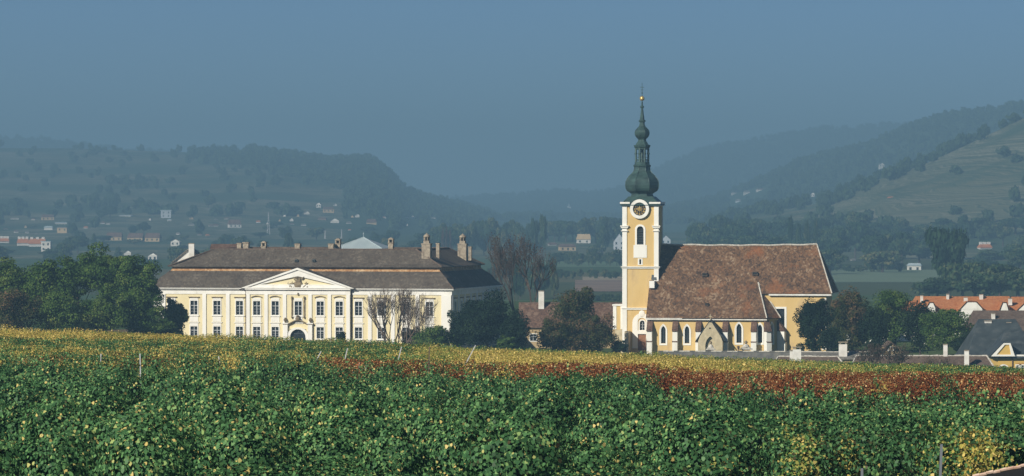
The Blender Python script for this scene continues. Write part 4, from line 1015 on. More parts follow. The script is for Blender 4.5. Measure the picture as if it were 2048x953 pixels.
# polygonal end facets
ev = eve + .1
mb.add([(xT, yT, zT), (XA, -e, ev), (x_b + .45, y_b - .25, ev), (x_b + .45, 6.2, ev), (xT, 6.2, zT)], [(0, 1, 2), (0, 2, 3, 4)])
mb.build('roof', M['church_tile'], church)
mb = MB()      # verge and ridge mortar
k = 24
for i in range(k):
    a = xlft + (xR - xlft) * i / k; b = xlft + (xR - xlft) * (i + 1) / k
    mb.tube((a, ridgeY, zr + sag(a) + .05), (b, ridgeY, zr + sag(b) + .05), .13, .13, 6)
for P, Q in (((xR, ridgeY, zr + .03), (xE2, yc_e, zc_e + .15)), ((xR, ridgeY, zr + .03), (xE2, yb_e, zc_e + .15)), ((xT, yT, zT + .04), (XA, -e, ev + .04)), ((xT, yT, zT + .04), (x_b + .45, y_b - .25, ev + .04))): mb.tube(P, Q, .11, .11, 6)
mb.build('ridge_mortar', M['mortar'], church)
mb = MB(); mb.box(xlft, XA, -e - .02, .02, eve - .20, eve - .04); mb.box(XA, xE2 - .1, yc_e + .0, y_c + .02, zc_e - .22, zc_e + .02); mb.box(xlft + .0, CH.X(1365), -e - .08, -e + .05, eve - .02, eve + .10); mb.build('eaves_board', M['whitewash'], church)
for px, py in ((1409.5, 551.5), (1510, 549.5), (1413.5, 610)):
    lo, hi = 0, 8
    for _ in range(30):
        t = (lo + hi) / 2
        if CH.px(px, py, t).z > sl(t): lo = t
        else: hi = t
    p = CH.px(px, py, t); v = MB(); s_ = .45 if py < 600 else .3
    v.prism([(-s_, -.1), (s_, -.1), (s_ * .8, s_), (-s_ * .8, s_)], -.35, .6); v.cur = 1; v.box(-s_ * .75, s_ * .75, -.37, -.34, 0, s_ * .8); v.build('roof_hatch', [M['brown_tile'], M['dark']], church, p)

# ---- tower (depth behind the nave front)
TY = 4.2
tx0, tx1 = CH.X(1246, TY, 500), CH.X(1316, TY, 500); TW = tx1 - tx0; tcx = (tx0 + tx1) / 2
def tz(py): return CH.px(1280, py, TY).z
zt_top = tz(411); ops = []
bwx = CH.X(1280.5, TY, 470); ops.append((bwx - .55, bwx + .55, tz(489.5), tz(452))); ops.append((bwx - .18, bwx + .18, tz(529), tz(519)))
dx = CH.X(1284.5, TY, 650); ops.append((dx - .38, dx + .38, tz(660.5), tz(641))); ddx = CH.X(1284, TY, 680); ops.append((ddx - .68, ddx + .68, tz(701), tz(669)))
mb = MB(); wall_face(mb, tx0, tx1, -.6, zt_top, ops, TY, .4)
mb.add([(tx1, TY, -.6), (tx1, TY + TW, -.6), (tx1, TY + TW, zt_top), (tx1, TY, zt_top), (tx0, TY, -.6), (tx0, TY + TW, -.6), (tx0, TY + TW, zt_top), (tx0, TY, zt_top)], [(0, 1, 2, 3), (4, 5, 6, 7), (1, 5, 6, 2)])
mb.build('tower_wall', M['ochre'], church)
mb = MB()
pw = .72
def tpil(xc, z0, z1, w=pw, o=.12): mb.box(xc - w / 2, xc + w / 2, TY - o, TY + .02, z0, z1)
for xc in (tx0 + pw / 2 - .1, tx1 - pw / 2 + .1): tpil(xc, tz(533), zt_top - .01)
tpil(tx0 + pw / 2 - .1, -.4, tz(538)); tpil(tx1 - pw / 2 + .1, tz(538.0) - 8, tz(538))
for yy in (TY + .35, TY + TW - .35): mb.box(tx1 - .02, tx1 + .1, yy - .34, yy + .34, -.4, zt_top - .01); mb.box(tx0 - .1, tx0 + .02, yy - .34, yy + .34, -.4, zt_top - .01)
mb.build('corner_pilasters', M['white'], church)
mb = MB()
def band(py0, py1, o): z1, z0 = tz(py0), tz(py1); mb.box(tx0 - o, tx1 + o, TY - o, TY + TW + o, z0, z1)
for xc in (tx0 + pw / 2 - .1, tx1 - pw / 2 + .1):      # capitals
    mb = MB()
    for a, b, o in ((451.5, 453.6, .30), (453.5, 456.6, .20), (456.5, 461.6, .02), (461.5, 463, .18)): mb.box(xc - pw / 2 - o, xc + pw / 2 + o, TY - .12 - o, TY + .02, tz(b), tz(a))
    mb.build('capital', M['white'], church)
def tring(py0, py1, o):
    z1, z0 = tz(py0), tz(py1)
    mb.box(tx0 - o, tx1 + o, TY - o, TY - .002, z0, z1); mb.box(tx1 + .002, tx1 + o, TY, TY + TW, z0, z1); mb.box(tx0 - o, tx0 - .002, TY, TY + TW, z0, z1)
mb = MB(); tring(533.4, 535.0, .32); tring(535.1, 537.5, .20); mb.build('string_course', M['white'], church)
mb = MB(); tring(616, 617.5, .26); tring(617.6, 620, .16); mb.build('string_course', M['white'], church); mb = MB()
ckx, ckz = CH.X(1279.5, TY, 418), tz(418.5); CR = 19.5 * S
cw = CR * 1.0
for a, b, o in ((404.5, 408, .42), (408.1, 412.5, .26)):       # main cornice, interrupted by the clock arch
    z1, z0 = tz(a), tz(b); mb.box(tx0 - o, ckx - cw, TY - o, TY + .02, z0, z1); mb.box(ckx + cw, tx1 + o, TY - o, TY + .02, z0, z1); mb.box(tx1 + .002, tx1 + o, TY + .021, TY + TW + o, z0, z1); mb.box(tx0 - o, tx0 - .002, TY + .021, TY + TW + o, z0, z1)
mb.build('cornice', M['white'], church)
mb = MB()
circ = lambda r, n=28: [(ckx + r * math.cos(2 * math.pi * k / n), ckz + r * math.sin(2 * math.pi * k / n)) for k in range(n)]
mb.ring(circ(CR), circ(CR * .68), TY - .42, TY + .02); ck = mb.build('clock_surround', M['white'], church)
mb = MB(); mb.prism(circ(CR * .69), TY - .16, TY); clock = mb.build('clock', M['clock'], church)
NUM = ['XII', 'I', 'II', 'III', 'IIII', 'V', 'VI', 'VII', 'VIII', 'IX', 'X', 'XI']
cr = CR * .68
def gold_bar(mb, a, b, w, y):      # flat bar in the clock plane
    d_ = Vector((b[0] - a[0], 0, b[1] - a[1])); n_ = Vector((-d_.z, 0, d_.x)).normalized() * w / 2; A, B = Vector((a[0], y, a[1])), Vector((b[0], y, b[1])); o = Vector((0, .04, 0))
    vs = [A - n_, B - n_, B + n_, A + n_]; mb.add(vs + [v + o for v in vs], [(0, 1, 2, 3), (4, 7, 6, 5), (0, 4, 5, 1), (1, 5, 6, 2), (2, 6, 7, 3), (3, 7, 4, 0)])
for k, t in enumerate(NUM):
    an = R(90 - 30 * k); rad = Vector((math.cos(an), math.sin(an))); tan = Vector((rad.y, -rad.x)); m_ = MB(); wd = {'I': .055, 'V': .11, 'X': .12}; tot = sum(wd[c] for c in t) * 1.15; pos = -tot / 2
    for c in t:
        w = wd[c] * 1.15; c0, c1 = pos + w * .12, pos + w * .88; r0, r1 = cr * .62, cr * .90
        P = lambda r, s_: (ckx + rad.x * r + tan.x * s_, ckz + rad.y * r + tan.y * s_)
        if c == 'I': gold_bar(m_, P(r0, (c0 + c1) / 2), P(r1, (c0 + c1) / 2), .062, TY - .20)
        elif c == 'V': gold_bar(m_, P(r1, c0), P(r0, (c0 + c1) / 2), .055, TY - .20); gold_bar(m_, P(r1, c1), P(r0, (c0 + c1) / 2), .05, TY - .205)
        else: gold_bar(m_, P(r0, c0), P(r1, c1), .055, TY - .20); gold_bar(m_, P(r0, c1), P(r1, c0), .05, TY - .205)
        pos += w
    m_.build('numeral', M['gold'], clock)
mb = MB()
gold_bar(mb, (ckx, ckz - .15), (ckx, ckz + cr * .82), .15, TY - .26); gold_bar(mb, (ckx + .15, ckz), (ckx - cr * .52, ckz + .01), .18, TY - .24); mb.build('hands', M['gold'], clock)
mb = MB(); ci = [(ckx + cr * .30 * math.cos(k * math.pi / 6), ckz + cr * .30 * math.sin(k * math.pi / 6)) for k in range(12)]; cj = [(ckx + cr * .22 * math.cos(k * math.pi / 6), ckz + cr * .22 * math.sin(k * math.pi / 6)) for k in range(12)]
mb.ring(ci, cj, TY - .22, TY - .19)
for k in range(8): a = k * math.pi / 4; gold_bar(mb, (ckx + cr * .3 * math.cos(a), ckz + cr * .3 * math.sin(a)), (ckx + cr * .52 * math.cos(a), ckz + cr * .52 * math.sin(a)), .05, TY - .19)
mb.build('sunburst', M['gold'], clock)
# belfry window
def round_win(xc, zb, zt, w, out, y, name='window', base=.25, yb=.32):
    h = zt - zb; o = arch_pts(w + 2 * out, h + out + base, False, 6, -base); i = arch_pts(w, h, False, 6)
    s = MB(); s.ring(o, i, -.08, .3); wn_ = s.build(name, M['white'], church, (xc, y, zb)); return wn_, i
w_, i = round_win(bwx, tz(489.5), tz(453), 1.05, .30, TY); p = MB(); p.prism(i, .28, .31); p.build('pane', M['dark'], w_)
lv = MB()
for k in range(9): z = .12 + k * .26; lv.add([(-.48, .10, z), (.48, .10, z), (.48, .26, z + .13), (-.48, .26, z + .13)], [(0, 1, 2, 3)])
lv.build('louvres', M['slate'], w_)
mb = MB(); mb.box(bwx - 1.05, bwx + 1.05, TY - .07, TY + .02, tz(516), tz(490.6)); mb.build('apron_panel', M['white'], church)
s = MB(); h = tz(519) - tz(529); s.ring([(-.38, -.12), (.38, -.12), (.38, h + .12), (-.38, h + .12)], [(-.15, 0), (.15, 0), (.15, h), (-.15, h)], -.05, .3); w_ = s.build('window', M['white'], church, (bwx, TY, tz(529))); p = MB(); p.box(-.15, .15, .25, .28, 0, h); p.build('pane', M['dark'], w_)
# lower stage: white blind arch, window, door
mb = MB(); xa = CH.X(1284, TY, 660); ow = 3.0
o = arch_pts(ow, tz(627) - tz(697), False, 6, tz(697)); i_ = arch_pts(1.3, tz(636) - tz(697), False, 6, tz(697)); mb.ring([(x + xa, z) for x, z in o], [(x + xa, z) for x, z in i_], TY - .10, TY + .02)
o = circ(0, 1); mb.lathe([(.05, 0), (.42, .1), (.5, .5), (.35, .9), (.05, 1.0)], 8, (xa, TY - .05)); mb.v[-40:] = [(x, TY - .06 + (y - TY + .05) * .3, z + tz(634)) for x, y, z in mb.v[-40:]]
mb.box(xa + .652, xa + 1.5, TY - .16, TY + .02, tz(697), tz(663)); mb.box(xa - .64, xa + .64, TY - .12, TY + .02, tz(668.5), tz(661.5))
mb.build('arch_panel', M['white'], church)
w_, i = round_win(dx, tz(660.5), tz(641.5), .76, .20, TY); p = MB(); p.prism(i, .28, .31); p.build('pane', M['glass'], w_)
b = MB(); b.box(-.03, .03, .2, .27, 0, 1.3); [b.box(-.38, .38, .21, .26, z, z + .05) for z in (.4, .8)]; b.build('glazing_bars', M['frame'], w_)
mb = MB(); mb.box(ddx - .66, ddx + .66, TY + .1, TY + .18, tz(701), tz(669))
for k in range(5): mb.box(ddx - .62 + k * .25, ddx - .40 + k * .25, TY + .07, TY + .1, tz(701), tz(669.5))
mb.build('door', M['wood'], church)
# onion spire
pxc = 1284.2; sx = CH.px(pxc, 450, TY + TW / 2).x; syy = TY + TW / 2
def sz(py): return CH.px(pxc, py, syy).z
k_ = (680 + syy) / F
prof = [(36, 409), (33, 405), (29, 400), (25, 395), (22.5, 390), (22.5, 387.5), (24.5, 386), (31, 382), (34, 377), (34.8, 371), (34.3, 364), (31.5, 358), (27, 352.5), (21, 347), (17.5, 342), (16.3, 337), (16.3, 333.5), (18, 333), (18.3, 330.5), (15.8, 329.5), (15.5, 324.5)]
def pr(l): return [(r * k_, sz(y)) for r, y in l]
PH = R(22.5 + 8)
mb = MB(); mb.lathe([(r * (1.03), z) for r, z in pr(prof)], 8, (sx, syy), PH); 
zt0, zt1 = sz(411), sz(401); mb.add([(tx0 - .5, TY - .5, zt0), (tx1 + .5, TY - .5, zt0), (tx1 + .5, TY + TW + .5, zt0), (tx0 - .5, TY + TW + .5, zt0), (sx - 1.9, syy - 1.9, zt1 + .6), (sx + 1.9, syy - 1.9, zt1 + .6), (sx + 1.9, syy + 1.9, zt1 + .6), (sx - 1.9, syy + 1.9, zt1 + .6)], [(0, 1, 5, 4), (1, 2, 6, 5), (2, 3, 7, 6), (3, 0, 4, 7)])
n = 14                 # small barrel roof over the clock
for q in range(n):
    a, b = math.pi * q / n, math.pi * (q + 1) / n; r = CR + .05
    mb.add([(ckx + r * math.cos(a), TY - .46, ckz + r * math.sin(a)), (ckx + r * math.cos(b), TY - .46, ckz + r * math.sin(b)), (ckx + r * math.cos(b), TY + 1.8, ckz + r * math.sin(b)), (ckx + r * math.cos(a), TY + 1.8, ckz + r * math.sin(a))], [(0, 1, 2, 3)])
mb.build('onion_dome', M['copper'], church)
mb = MB()
for k in range(8):
    a = PH + k * math.pi / 4
    for (r0, y0), (r1, y1) in zip(prof[5:18], prof[6:18]): mb.tube((sx + r0 * k_ * 1.035 * math.cos(a), syy + r0 * k_ * 1.035 * math.sin(a), sz(y0)), (sx + r1 * k_ * 1.035 * math.cos(a), syy + r1 * k_ * 1.035 * math.sin(a), sz(y1)), .06, .06, 4)
mb.build('dome_ribs', M['copper'], church)
mb = MB(); rl = 13.4 * k_
for k in range(8):
    a = PH + k * math.pi / 4; c, s_ = math.cos(a), math.sin(a); mb.tube((sx + rl * c, syy + rl * s_, sz(325)), (sx + rl * c, syy + rl * s_, sz(296)), .17, .17, 6); mb.tube((sx + rl * c, syy + rl * s_, sz(309)), (sx + rl * c * 1.02, syy + rl * s_ * 1.02, sz(306.5)), .24, .24, 6)
    a2 = a + math.pi / 4; P0, P1 = (sx + rl * c, syy + rl * s_), (sx + rl * math.cos(a2), syy + rl * math.sin(a2))
    for y_, r in ((320, .08), (315, .04), (298, .16)): mb.tube((*P0, sz(y_)), (*P1, sz(y_)), r, r, 5)
    for t in (.25, .5, .75): q = (P0[0] + (P1[0] - P0[0]) * t, P0[1] + (P1[1] - P0[1]) * t); mb.tube((*q, sz(325)), (*q, sz(320)), .04, .04, 4)
mb.tube((sx, syy, sz(325)), (sx, syy, sz(296)), .22, .22, 6)
mb.build('lantern', M['copper'], church)
mb = MB(); mb.lathe(pr([(15, 297), (17.5, 294), (18, 291), (14, 290), (12.2, 287), (9.2, 283), (8.4, 280), (9.5, 278), (13.3, 274.5), (15.8, 270), (16.2, 265.5), (14.8, 261), (10.5, 256.5), (7.5, 253.5), (6, 250), (5.2, 245), (7.5, 243.5), (7.5, 241.5), (5.2, 240.5), (4.4, 234), (3, 225), (2.2, 217), (4.2, 215.5), (4.2, 213), (2, 212), (1.3, 203)]), 8, (sx, syy), PH); mb.build('upper_onion', M['copper'], church)
mb = MB(); rb = 5.0 * k_; zc_ = sz(197.5); mb.lathe([(max(.01, rb * math.sin(math.pi * q / 10)), zc_ - rb * math.cos(math.pi * q / 10)) for q in range(11)], 14, (sx, syy), sm=True); mb.build('gilded_ball', M['gold'], church)
mb = MB(); mb.tube((sx, syy, sz(193)), (sx, syy, sz(166)), .055, .035, 5); z = sz(175); mb.box(sx - .32, sx + .32, syy - .03, syy + .03, z - .04, z + .04); z = sz(180); mb.box(sx - .2, sx + .2, syy - .03, syy + .03, z - .035, z + .035); mb.lathe([(.02, sz(188)), (.13, sz(186.5)), (.02, sz(185))], 6, (sx, syy)); mb.build('cross', M['copper'], church)
# small lead roof and white block beside the tower
p = CH.px(1307, 535, TY - .1); mb = MB(); mb.add([(p.x - .35, TY - .25, cz(560, 1307, TY)), (p.x + .45, TY - .25, cz(560, 1307, TY)), (p.x + .55, TY + .3, cz(538, 1307, TY)), (p.x - .2, TY + .3, cz(538, 1307, TY))], [(0, 1, 2, 3)]); mb.build('lead_flashing', M['slate'], church)
q = CH.px(1306, 575, TY - .5); mb = MB(); mb.box(q.x - .45, q.x + .35, TY - 1.6, TY - .1, q.z - .1, q.z + 1.0); mb.build('parapet_block', M['white'], church)
# left annex with pilasters
ax0, ax1 = CH.X(1226, TY + 1.0, 640), tx0 - .01; azt = cz(612, 1235, TY + 1)
mb = MB(); mb.box(ax0, ax1, TY + 1, TY + TW - 1, cz(660, 1235, TY + 1), azt); mb.build('annex_wall', M['ochre'], church)
mb = MB(); y1 = TY + 1
for a, b in ((0, .32), (.70, .98)): w = ax1 - ax0; mb.box(ax0 + w * a, ax0 + w * b, y1 - .06, y1 + .02, cz(659, 1235, y1), azt - .02)
mb.box(ax0 - .1, ax1, y1 - .15, TY + TW - .9, azt, azt + .22); mb.build('annex_trim', M['white'], church)
mb = MB(); mb.box(ax0 + .35, ax1, y1, TY + TW - 1, -.6, cz(660.2, 1235, y1)); mb.box(CH.X(1249, 1.6, 680), CH.X(1257, 1.6, 680), 1.6, TY - .15, -.6, cz(663, 1253, 1.6)); mb.build('stone_base', M['stone'], church)
# porch
px0, px1 = CH.X(1394, -2.6, 690), CH.X(1447, -2.6, 690); pm = CH.X(1420.5, -2.6, 660); pa, pe = cz(641, 1420, -2.6), cz(679, 1420, -2.6)
i = [(pm + x, z) for x, z in arch_pts(1.55, cz(673, 1420, -2.6), True, 6)]; i[0] = (i[0][0], -.4); i[-1] = (i[-1][0], -.4)
mb = MB(); n = len(i)
o = [(px0 + .15, -.4)]; 
half = (n - 2) // 2
for k in range(1, n - 1):
    t = (k - 1) / (n - 3); 
    if t <= .5: u = t * 2; o.append((px0 + .15 + (pm - px0 - .15) * max(0, (u - .35) / .65), pe * (min(1, u / .35)) if u < .35 else pe + (pa - pe) * (u - .35) / .65))
    else: u = (1 - t) * 2; o.append((px1 - .15 - (px1 - .15 - pm) * max(0, (u - .35) / .65), pe * (min(1, u / .35)) if u < .35 else pe + (pa - pe) * (u - .35) / .65))
o.append((px1 - .15, -.4))
mb.ring(o, i, -2.6, -2.2); mb.box(px0 + .15, px0 + .5, -2.19, 0, -.4, pe - .1); mb.box(px1 - .5, px1 - .15, -2.19, 0, -.4, pe - .1)
porch = mb.build('porch', M['stone'], church)
mb = MB(); 
for s, xe in ((-1, px0 - .25), (1, px1 + .25)): mb.add([(pm, -2.66, pa + .12), (xe, -2.66, pe - .25), (xe, 0, pe - .25), (pm, 0, pa + .12), (pm, -2.66, pa), (xe, -2.66, pe - .37), (xe, 0, pe - .37), (pm, 0, pa)], [(0, 1, 2, 3), (4, 7, 6, 5), (0, 4, 5, 1), (1, 5, 6, 2)])
mb.build('roof', M['slate'], porch)
mb = MB(); mb.box(pm - .05, pm + .05, -2.66, -2.56, pa, pa + .95); mb.box(pm - .25, pm + .25, -2.65, -2.57, pa + .55, pa + .65); mb.build('cross', M['stone'], porch)
mb = MB(); mb.box(pm - .9, pm + .9, -2.1, -2.0, -.4, cz(672, 1420, -2)); mb.build('infill', M['stone'], porch)
mb = MB(); z_ = cz(657, 1420, -2.6); mb.lathe([(.14, -2.63), (.14, -2.60)], 8); mb.v = [(pm - .05 + x, z, y + z_) for x, y, z in mb.v]; mb.build('oculus', M['dark'], porch)
# quoins of choir corner
mb = MB()
for k in range(11): zq = .2 + k * .82; mb.box(x_c1 - .35 - .3 * (k % 2), x_c1 + .04, y_c - .05, y_c + .02, zq, zq + .62)
mb.build('quoins', M['white'], church)

# ================================================================== HOUSES
def flip(o): return o
def house(px0, px1, d, y_eave, y_ridge, wallm, roofm, label, cat='house', name='house', depth=8.0, hip=0.0, rz=0.0, wins=None, chims=(), ybase=None, gable=False, group=None, over=0.35, wmat='glass', ridge_m=None):
    """house seen between px0 and px1 at distance d; gable=True turns the gable to the viewer"""
    x0, x1 = xat(px0, d), xat(px1, d); W = x1 - x0; xc = (x0 + x1) / 2; g = ground(xc, d) if ybase is None else zat(ybase, d)
    ze = zat(y_eave, d) - g; zr_ = zat(y_ridge, d + (0 if gable else depth / 2)) - g
    root = empty(name, (xc, d, g), rz, label, cat, group); h = W / 2
    mb = MB(); t = .3
    ops = [(a * W - h - ww / 2, a * W - h + ww / 2, z0, z0 + hh) for a, z0, ww, hh in (wins or [])]
    wall_face(mb, -h, h, -.5, ze, ops, 0, .25)
    mb.add([(h, 0, -.5), (h, depth, -.5), (h, depth, ze), (h, 0, ze), (-h, 0, -.5), (-h, depth, -.5), (-h, depth, ze), (-h, 0, ze)], [(0, 1, 2, 3), (4, 5, 6, 7), (1, 5, 6, 2)])
    hp = hip * h
    if gable: mb.add([(-h, 0, ze), (h, 0, ze), (hp, 0, zr_), (-hp, 0, zr_)] + [(-h, depth, ze), (h, depth, ze), (hp, depth, zr_), (-hp, depth, zr_)], [(0, 1, 2, 3), (4, 5, 6, 7)])
    elif not hip: mb.add([(-h, 0, ze), (-h, depth, ze), (-h, depth / 2, zr_ - .1), (h, 0, ze), (h, depth, ze), (h, depth / 2, zr_ - .1)], [(0, 1, 2), (3, 4, 5)])
    mb.build('wall', wallm, root)
    mb = MB(); o = over; k = (zr_ - ze) / ((h - hp) if gable else depth / 2) * o
    if gable:
        A = [(-h - o, ze - k + .05), (-hp, zr_ + .12), (hp, zr_ + .12), (h + o, ze - k + .05)]; Bq = [(x, z - .16) for x, z in A]
        y0, y1 = -o, depth + o
        for i in range(3):
            (a, za), (b, zb) = A[i], A[i + 1]
            if abs(a - b) < .01: continue
            mb.add([(a, y0, za), (b, y0, zb), (b, y1, zb), (a, y1, za), (a, y0, za - .16), (b, y0, zb - .16), (b, y1, zb - .16), (a, y1, za - .16)], [(0, 1, 2, 3), (4, 7, 6, 5), (0, 4, 5, 1), (2, 6, 7, 3), (0, 3, 7, 4), (1, 5, 6, 2)])
    else:
        hx = h * hip * 1.0; y0, y1, ym = -o, depth + o, depth / 2; e = ze - k + .05; zt = zr_ + .1
        q = [(-h - o, y0, e), (h + o, y0, e), (h + o, y1, e), (-h - o, y1, e), (-h - (0 if hip else o) + hx, ym, zt), (h + (0 if hip else o) - hx, ym, zt)]
        mb.add(q + [(x, y, z - .15) for x, y, z in q], [(0, 1, 5, 4), (2, 3, 4, 5), (1, 2, 5), (3, 0, 4), (6, 10, 11, 7), (8, 11, 10, 9), (7, 11, 8), (9, 10, 6), (0, 6, 7, 1), (1, 7, 8, 2), (2, 8, 9, 3), (3, 9, 6, 0)])
    rf = mb.build('roof', roofm, root)
    if ridge_m:
        mb = MB(); n = 16
        if gable: P, Q = Vector((-hp, -o, zr_ + .12)), Vector((-hp, depth, zr_ + .12))
        else: P, Q = Vector(q[4]), Vector(q[5])
        for i in range(n): mb.tube(P.lerp(Q, i / n) + Vector((0, 0, random.uniform(-.03, .06))), P.lerp(Q, (i + 1) / n) + Vector((0, 0, random.uniform(-.03, .06))), .11, .11, 6)
        if not gable and hip:
            for a, b in ((1, 5), (0, 4)): mb.tube(q[a], q[b], .11, .11, 5)
        mb.build('ridge_mortar', ridge_m, rf)
    for a, z0, ww, hh in (wins or []):
        x = a * W - h
        s = MB(); s.ring([(-ww / 2 - .13, -.13), (ww / 2 + .13, -.13), (ww / 2 + .13, hh + .13), (-ww / 2 - .13, hh + .13)], [(-ww / 2, 0), (ww / 2, 0), (ww / 2, hh), (-ww / 2, hh)], -.05, .1)
        w_ = s.build('window', M['white'], root, (x, 0, z0)); p = MB(); p.box(-ww / 2, ww / 2, .15, .18, 0, hh); p.build('pane', M[wmat], w_)
        f = MB(); f.box(-.04, .04, .09, .14, 0, hh); f.box(-ww / 2, ww / 2, .10, .13, hh * .6, hh * .6 + .06); f.build('frame', M['frame'], w_)
    for c in chims:
        cp0, cp1, cy0, cy1, yo = c[:5]; a, b = xat(cp0, d + yo), xat(cp1, d + yo); zt, zb = zat(cy0, d + yo) - g, zat(cy1, d + yo) - g - .6
        w = b - a; m_ = MB(); m_.box(-w / 2, w / 2, -.35, .35, 0, zt - zb - (.35 if len(c) > 5 else 0)); m_.cur = 1
        if len(c) > 5:
            for s in (-1, 1): m_.box(s * w * .36 - .08, s * w * .36 + .08, -.3, .3, zt - zb - .35, zt - zb - .1)
            m_.box(-w * .58, w * .58, -.42, .42, zt - zb - .1, zt - zb)
        else: m_.box(-w * .55, w * .55, -.42, .42, zt - zb, zt - zb + .1)
        ch = m_.build('chimney', [M['whitewash'], M['brick']], root, ((a + b) / 2 - xc, yo, zb))
        if abs(rz) > .001: ch.location = (math.cos(-rz) * ((a + b) / 2 - xc) - math.sin(-rz) * yo, math.sin(-rz) * ((a + b) / 2 - xc) + math.cos(-rz) * yo, zb)
    return root

# low wall at the foot of the church, gravestone-like monuments and lamp in front of it
wl = empty('churchyard_wall', (xat(1460, 662), 662, ground(xat(1460, 662), 662)), -R(4), 'low grey stone wall along the foot of the church', 'wall'); x0, x1 = xat(1316, 662) - wl.location.x, xat(1592, 662) - wl.location.x; zt = zat(704, 662) - wl.location.z
mb = MB(); mb.box(x0, x1, 0, .5, -.6, zt); mb.build('wall', M['wallstone'], wl); mb = MB()
n = 26
for k in range(n): a, b = x0 + (x1 - x0) * k / n, x0 + (x1 - x0) * (k + 1) / n; mb = MB(); mb.box(.015, (b - a) - .015, -.08, .58, 0, .14 + random.uniform(-.02, .03)); mb.build('coping_stone', M['mortar'] if k % 3 else M['wallstone'], wl, (a, 0, zt))
def monument(px, yt, d, label, big=True):
    x = xat(px, d); g = ground(x, d); H = zat(yt, d) - g; r = empty('monument', (x, d, g), 0, label, 'monument'); s = 1.0 if big else .75
    mb = MB(); mb.box(-.55 * s, .55 * s, -.4, .4, -.2, H * .50); mb.build('pedestal', M['ochre'] if big else M['tan'], r)
    mb = MB(); mb.box(-1.0 * s, 1.0 * s, -.55, .55, H * .50, H * .55); mb.box(-.72 * s, .72 * s, -.45, .45, H * .551, H * .63); mb.lathe([(.6 * s, H * .631), (.42 * s, H * .74), (.18 * s, H * .80)], 8); mb.build('cap', M['mortar'], r)
    mb = MB(); mb.lathe([(.10, H * .80), (.26 * s, H * .86), (.28 * s, H * .92), (.12, H * .96), (.02, H)], 8); mb.build('urn', M['carving'], r)
monument(1492, 681, 668, 'stone urn monument before the large lancet window, on ochre pedestal'); monument(1421.5, 682, 668, 'stone urn monument standing before the porch arch', False)
x = xat(1477, 667); g = ground(x, 667); lp = empty('lamp_post', (x, 667, g), 0, 'small dark lantern post beside the urn monument, below the large window', 'lamp'); H = zat(692, 667) - g
mb = MB(); mb.tube((0, 0, -.2), (0, 0, H - .6), .07, .05, 6); mb.build('pole', M['drain'], lp); mb = MB(); mb.lathe([(.10, H - .6), (.22, H - .15), (.26, H - .12), (.03, H)], 6); mb.build('lantern', M['drain'], lp)

# buildings between castle and church
house(1042, 1245, 716, 652, 607.5, M['tan'], M['mid_tile'], 'long low outbuilding with brown roof between castle and church', depth=9, wins=[(.12, 1.2, 1.0, 1.1), (.3, 1.2, 1.0, 1.1)], chims=[(1077, 1088, 583, 611, 3.6)], ridge_m=M['brown_tile'])
house(346, 412, 752, 523, 500, M['whitewash'], M['grey_tile'], 'white gabled outbuilding rising behind the left end of the castle roof', depth=7, gable=True, hip=0.12, chims=[(377.5, 388.5, 488, 516, -.6)])
house(424, 474, 765, 497, 489.5, M['whitewash'], M['mid_tile'], 'small house with a reddish ridge just behind the castle roof', depth=6)
# right foreground: farm buildings and wine cellars below the church
house(1600, 1800, 612, 717, 706, M['tan'], M['grey_tile'], 'long low shed with pale lichen roof right of the church', depth=6, ridge_m=M['mortar'], chims=[(1678, 1694, 684, 712, 1.0, 1)], cat='shed', name='farm_building')
house(1540, 1700, 585, 748, 715, M['tan'], M['brown_tile'], 'dark roofed cellar house with twin white chimneys below the apse', depth=8, hip=.25, ridge_m=M['mortar'], chims=[(1586, 1602, 694, 735, -1.0, 1), (1580, 1587, 702, 728, 0.2)], name='farm_building')
house(1700, 1992, 580, 748, 713.5, M['tan'], M['brown_tile'], 'longest dark brown farm roof with pale ridge before the right trees', depth=9, hip=.10, rz=-R(3), ridge_m=M['mortar'], chims=[(1887, 1895, 690, 714, 4.5), (1929, 1938, 702, 742, 1.0)], name='farm_building')
house(1762, 1802, 606, 703, 685, M['tan'], M['brown_tile'], 'small tan gable showing behind the bare bush', depth=5, gable=True, wins=[(.5, zat(701, 606) - ground(xat(1782, 606), 606), .6, .4)])
house(1965, 2120, 520, 772, 746, M['mid_tile'], M['brown_tile'], 'nearest brown roof at the right edge behind the russet vines', depth=8, chims=[(1951, 1959, 735, 765, -2.5), (1958.5, 1967, 738, 765, -2.0, 1)], name='farm_building')
# little pavilion roof peeking over the vines
x = xat(1690, 545); pv = empty('garden_pavilion', (x, 545, ground(x, 545)), 0, 'small pale grey pointed roof peeking over the vines', 'pavilion'); zt = zat(726, 545) - pv.location.z; zb = zat(738, 545) - pv.location.z
mb = MB(); mb.lathe([(1.05, zb), (.75, zb + .25), (.35, zb + .45), (.02, zt)], 6); mb.build('roof', M['metalroof'], pv)
mb = MB(); mb.lathe([(.7, -.3), (.7, zb)], 6); mb.build('wall', M['tan'], pv)
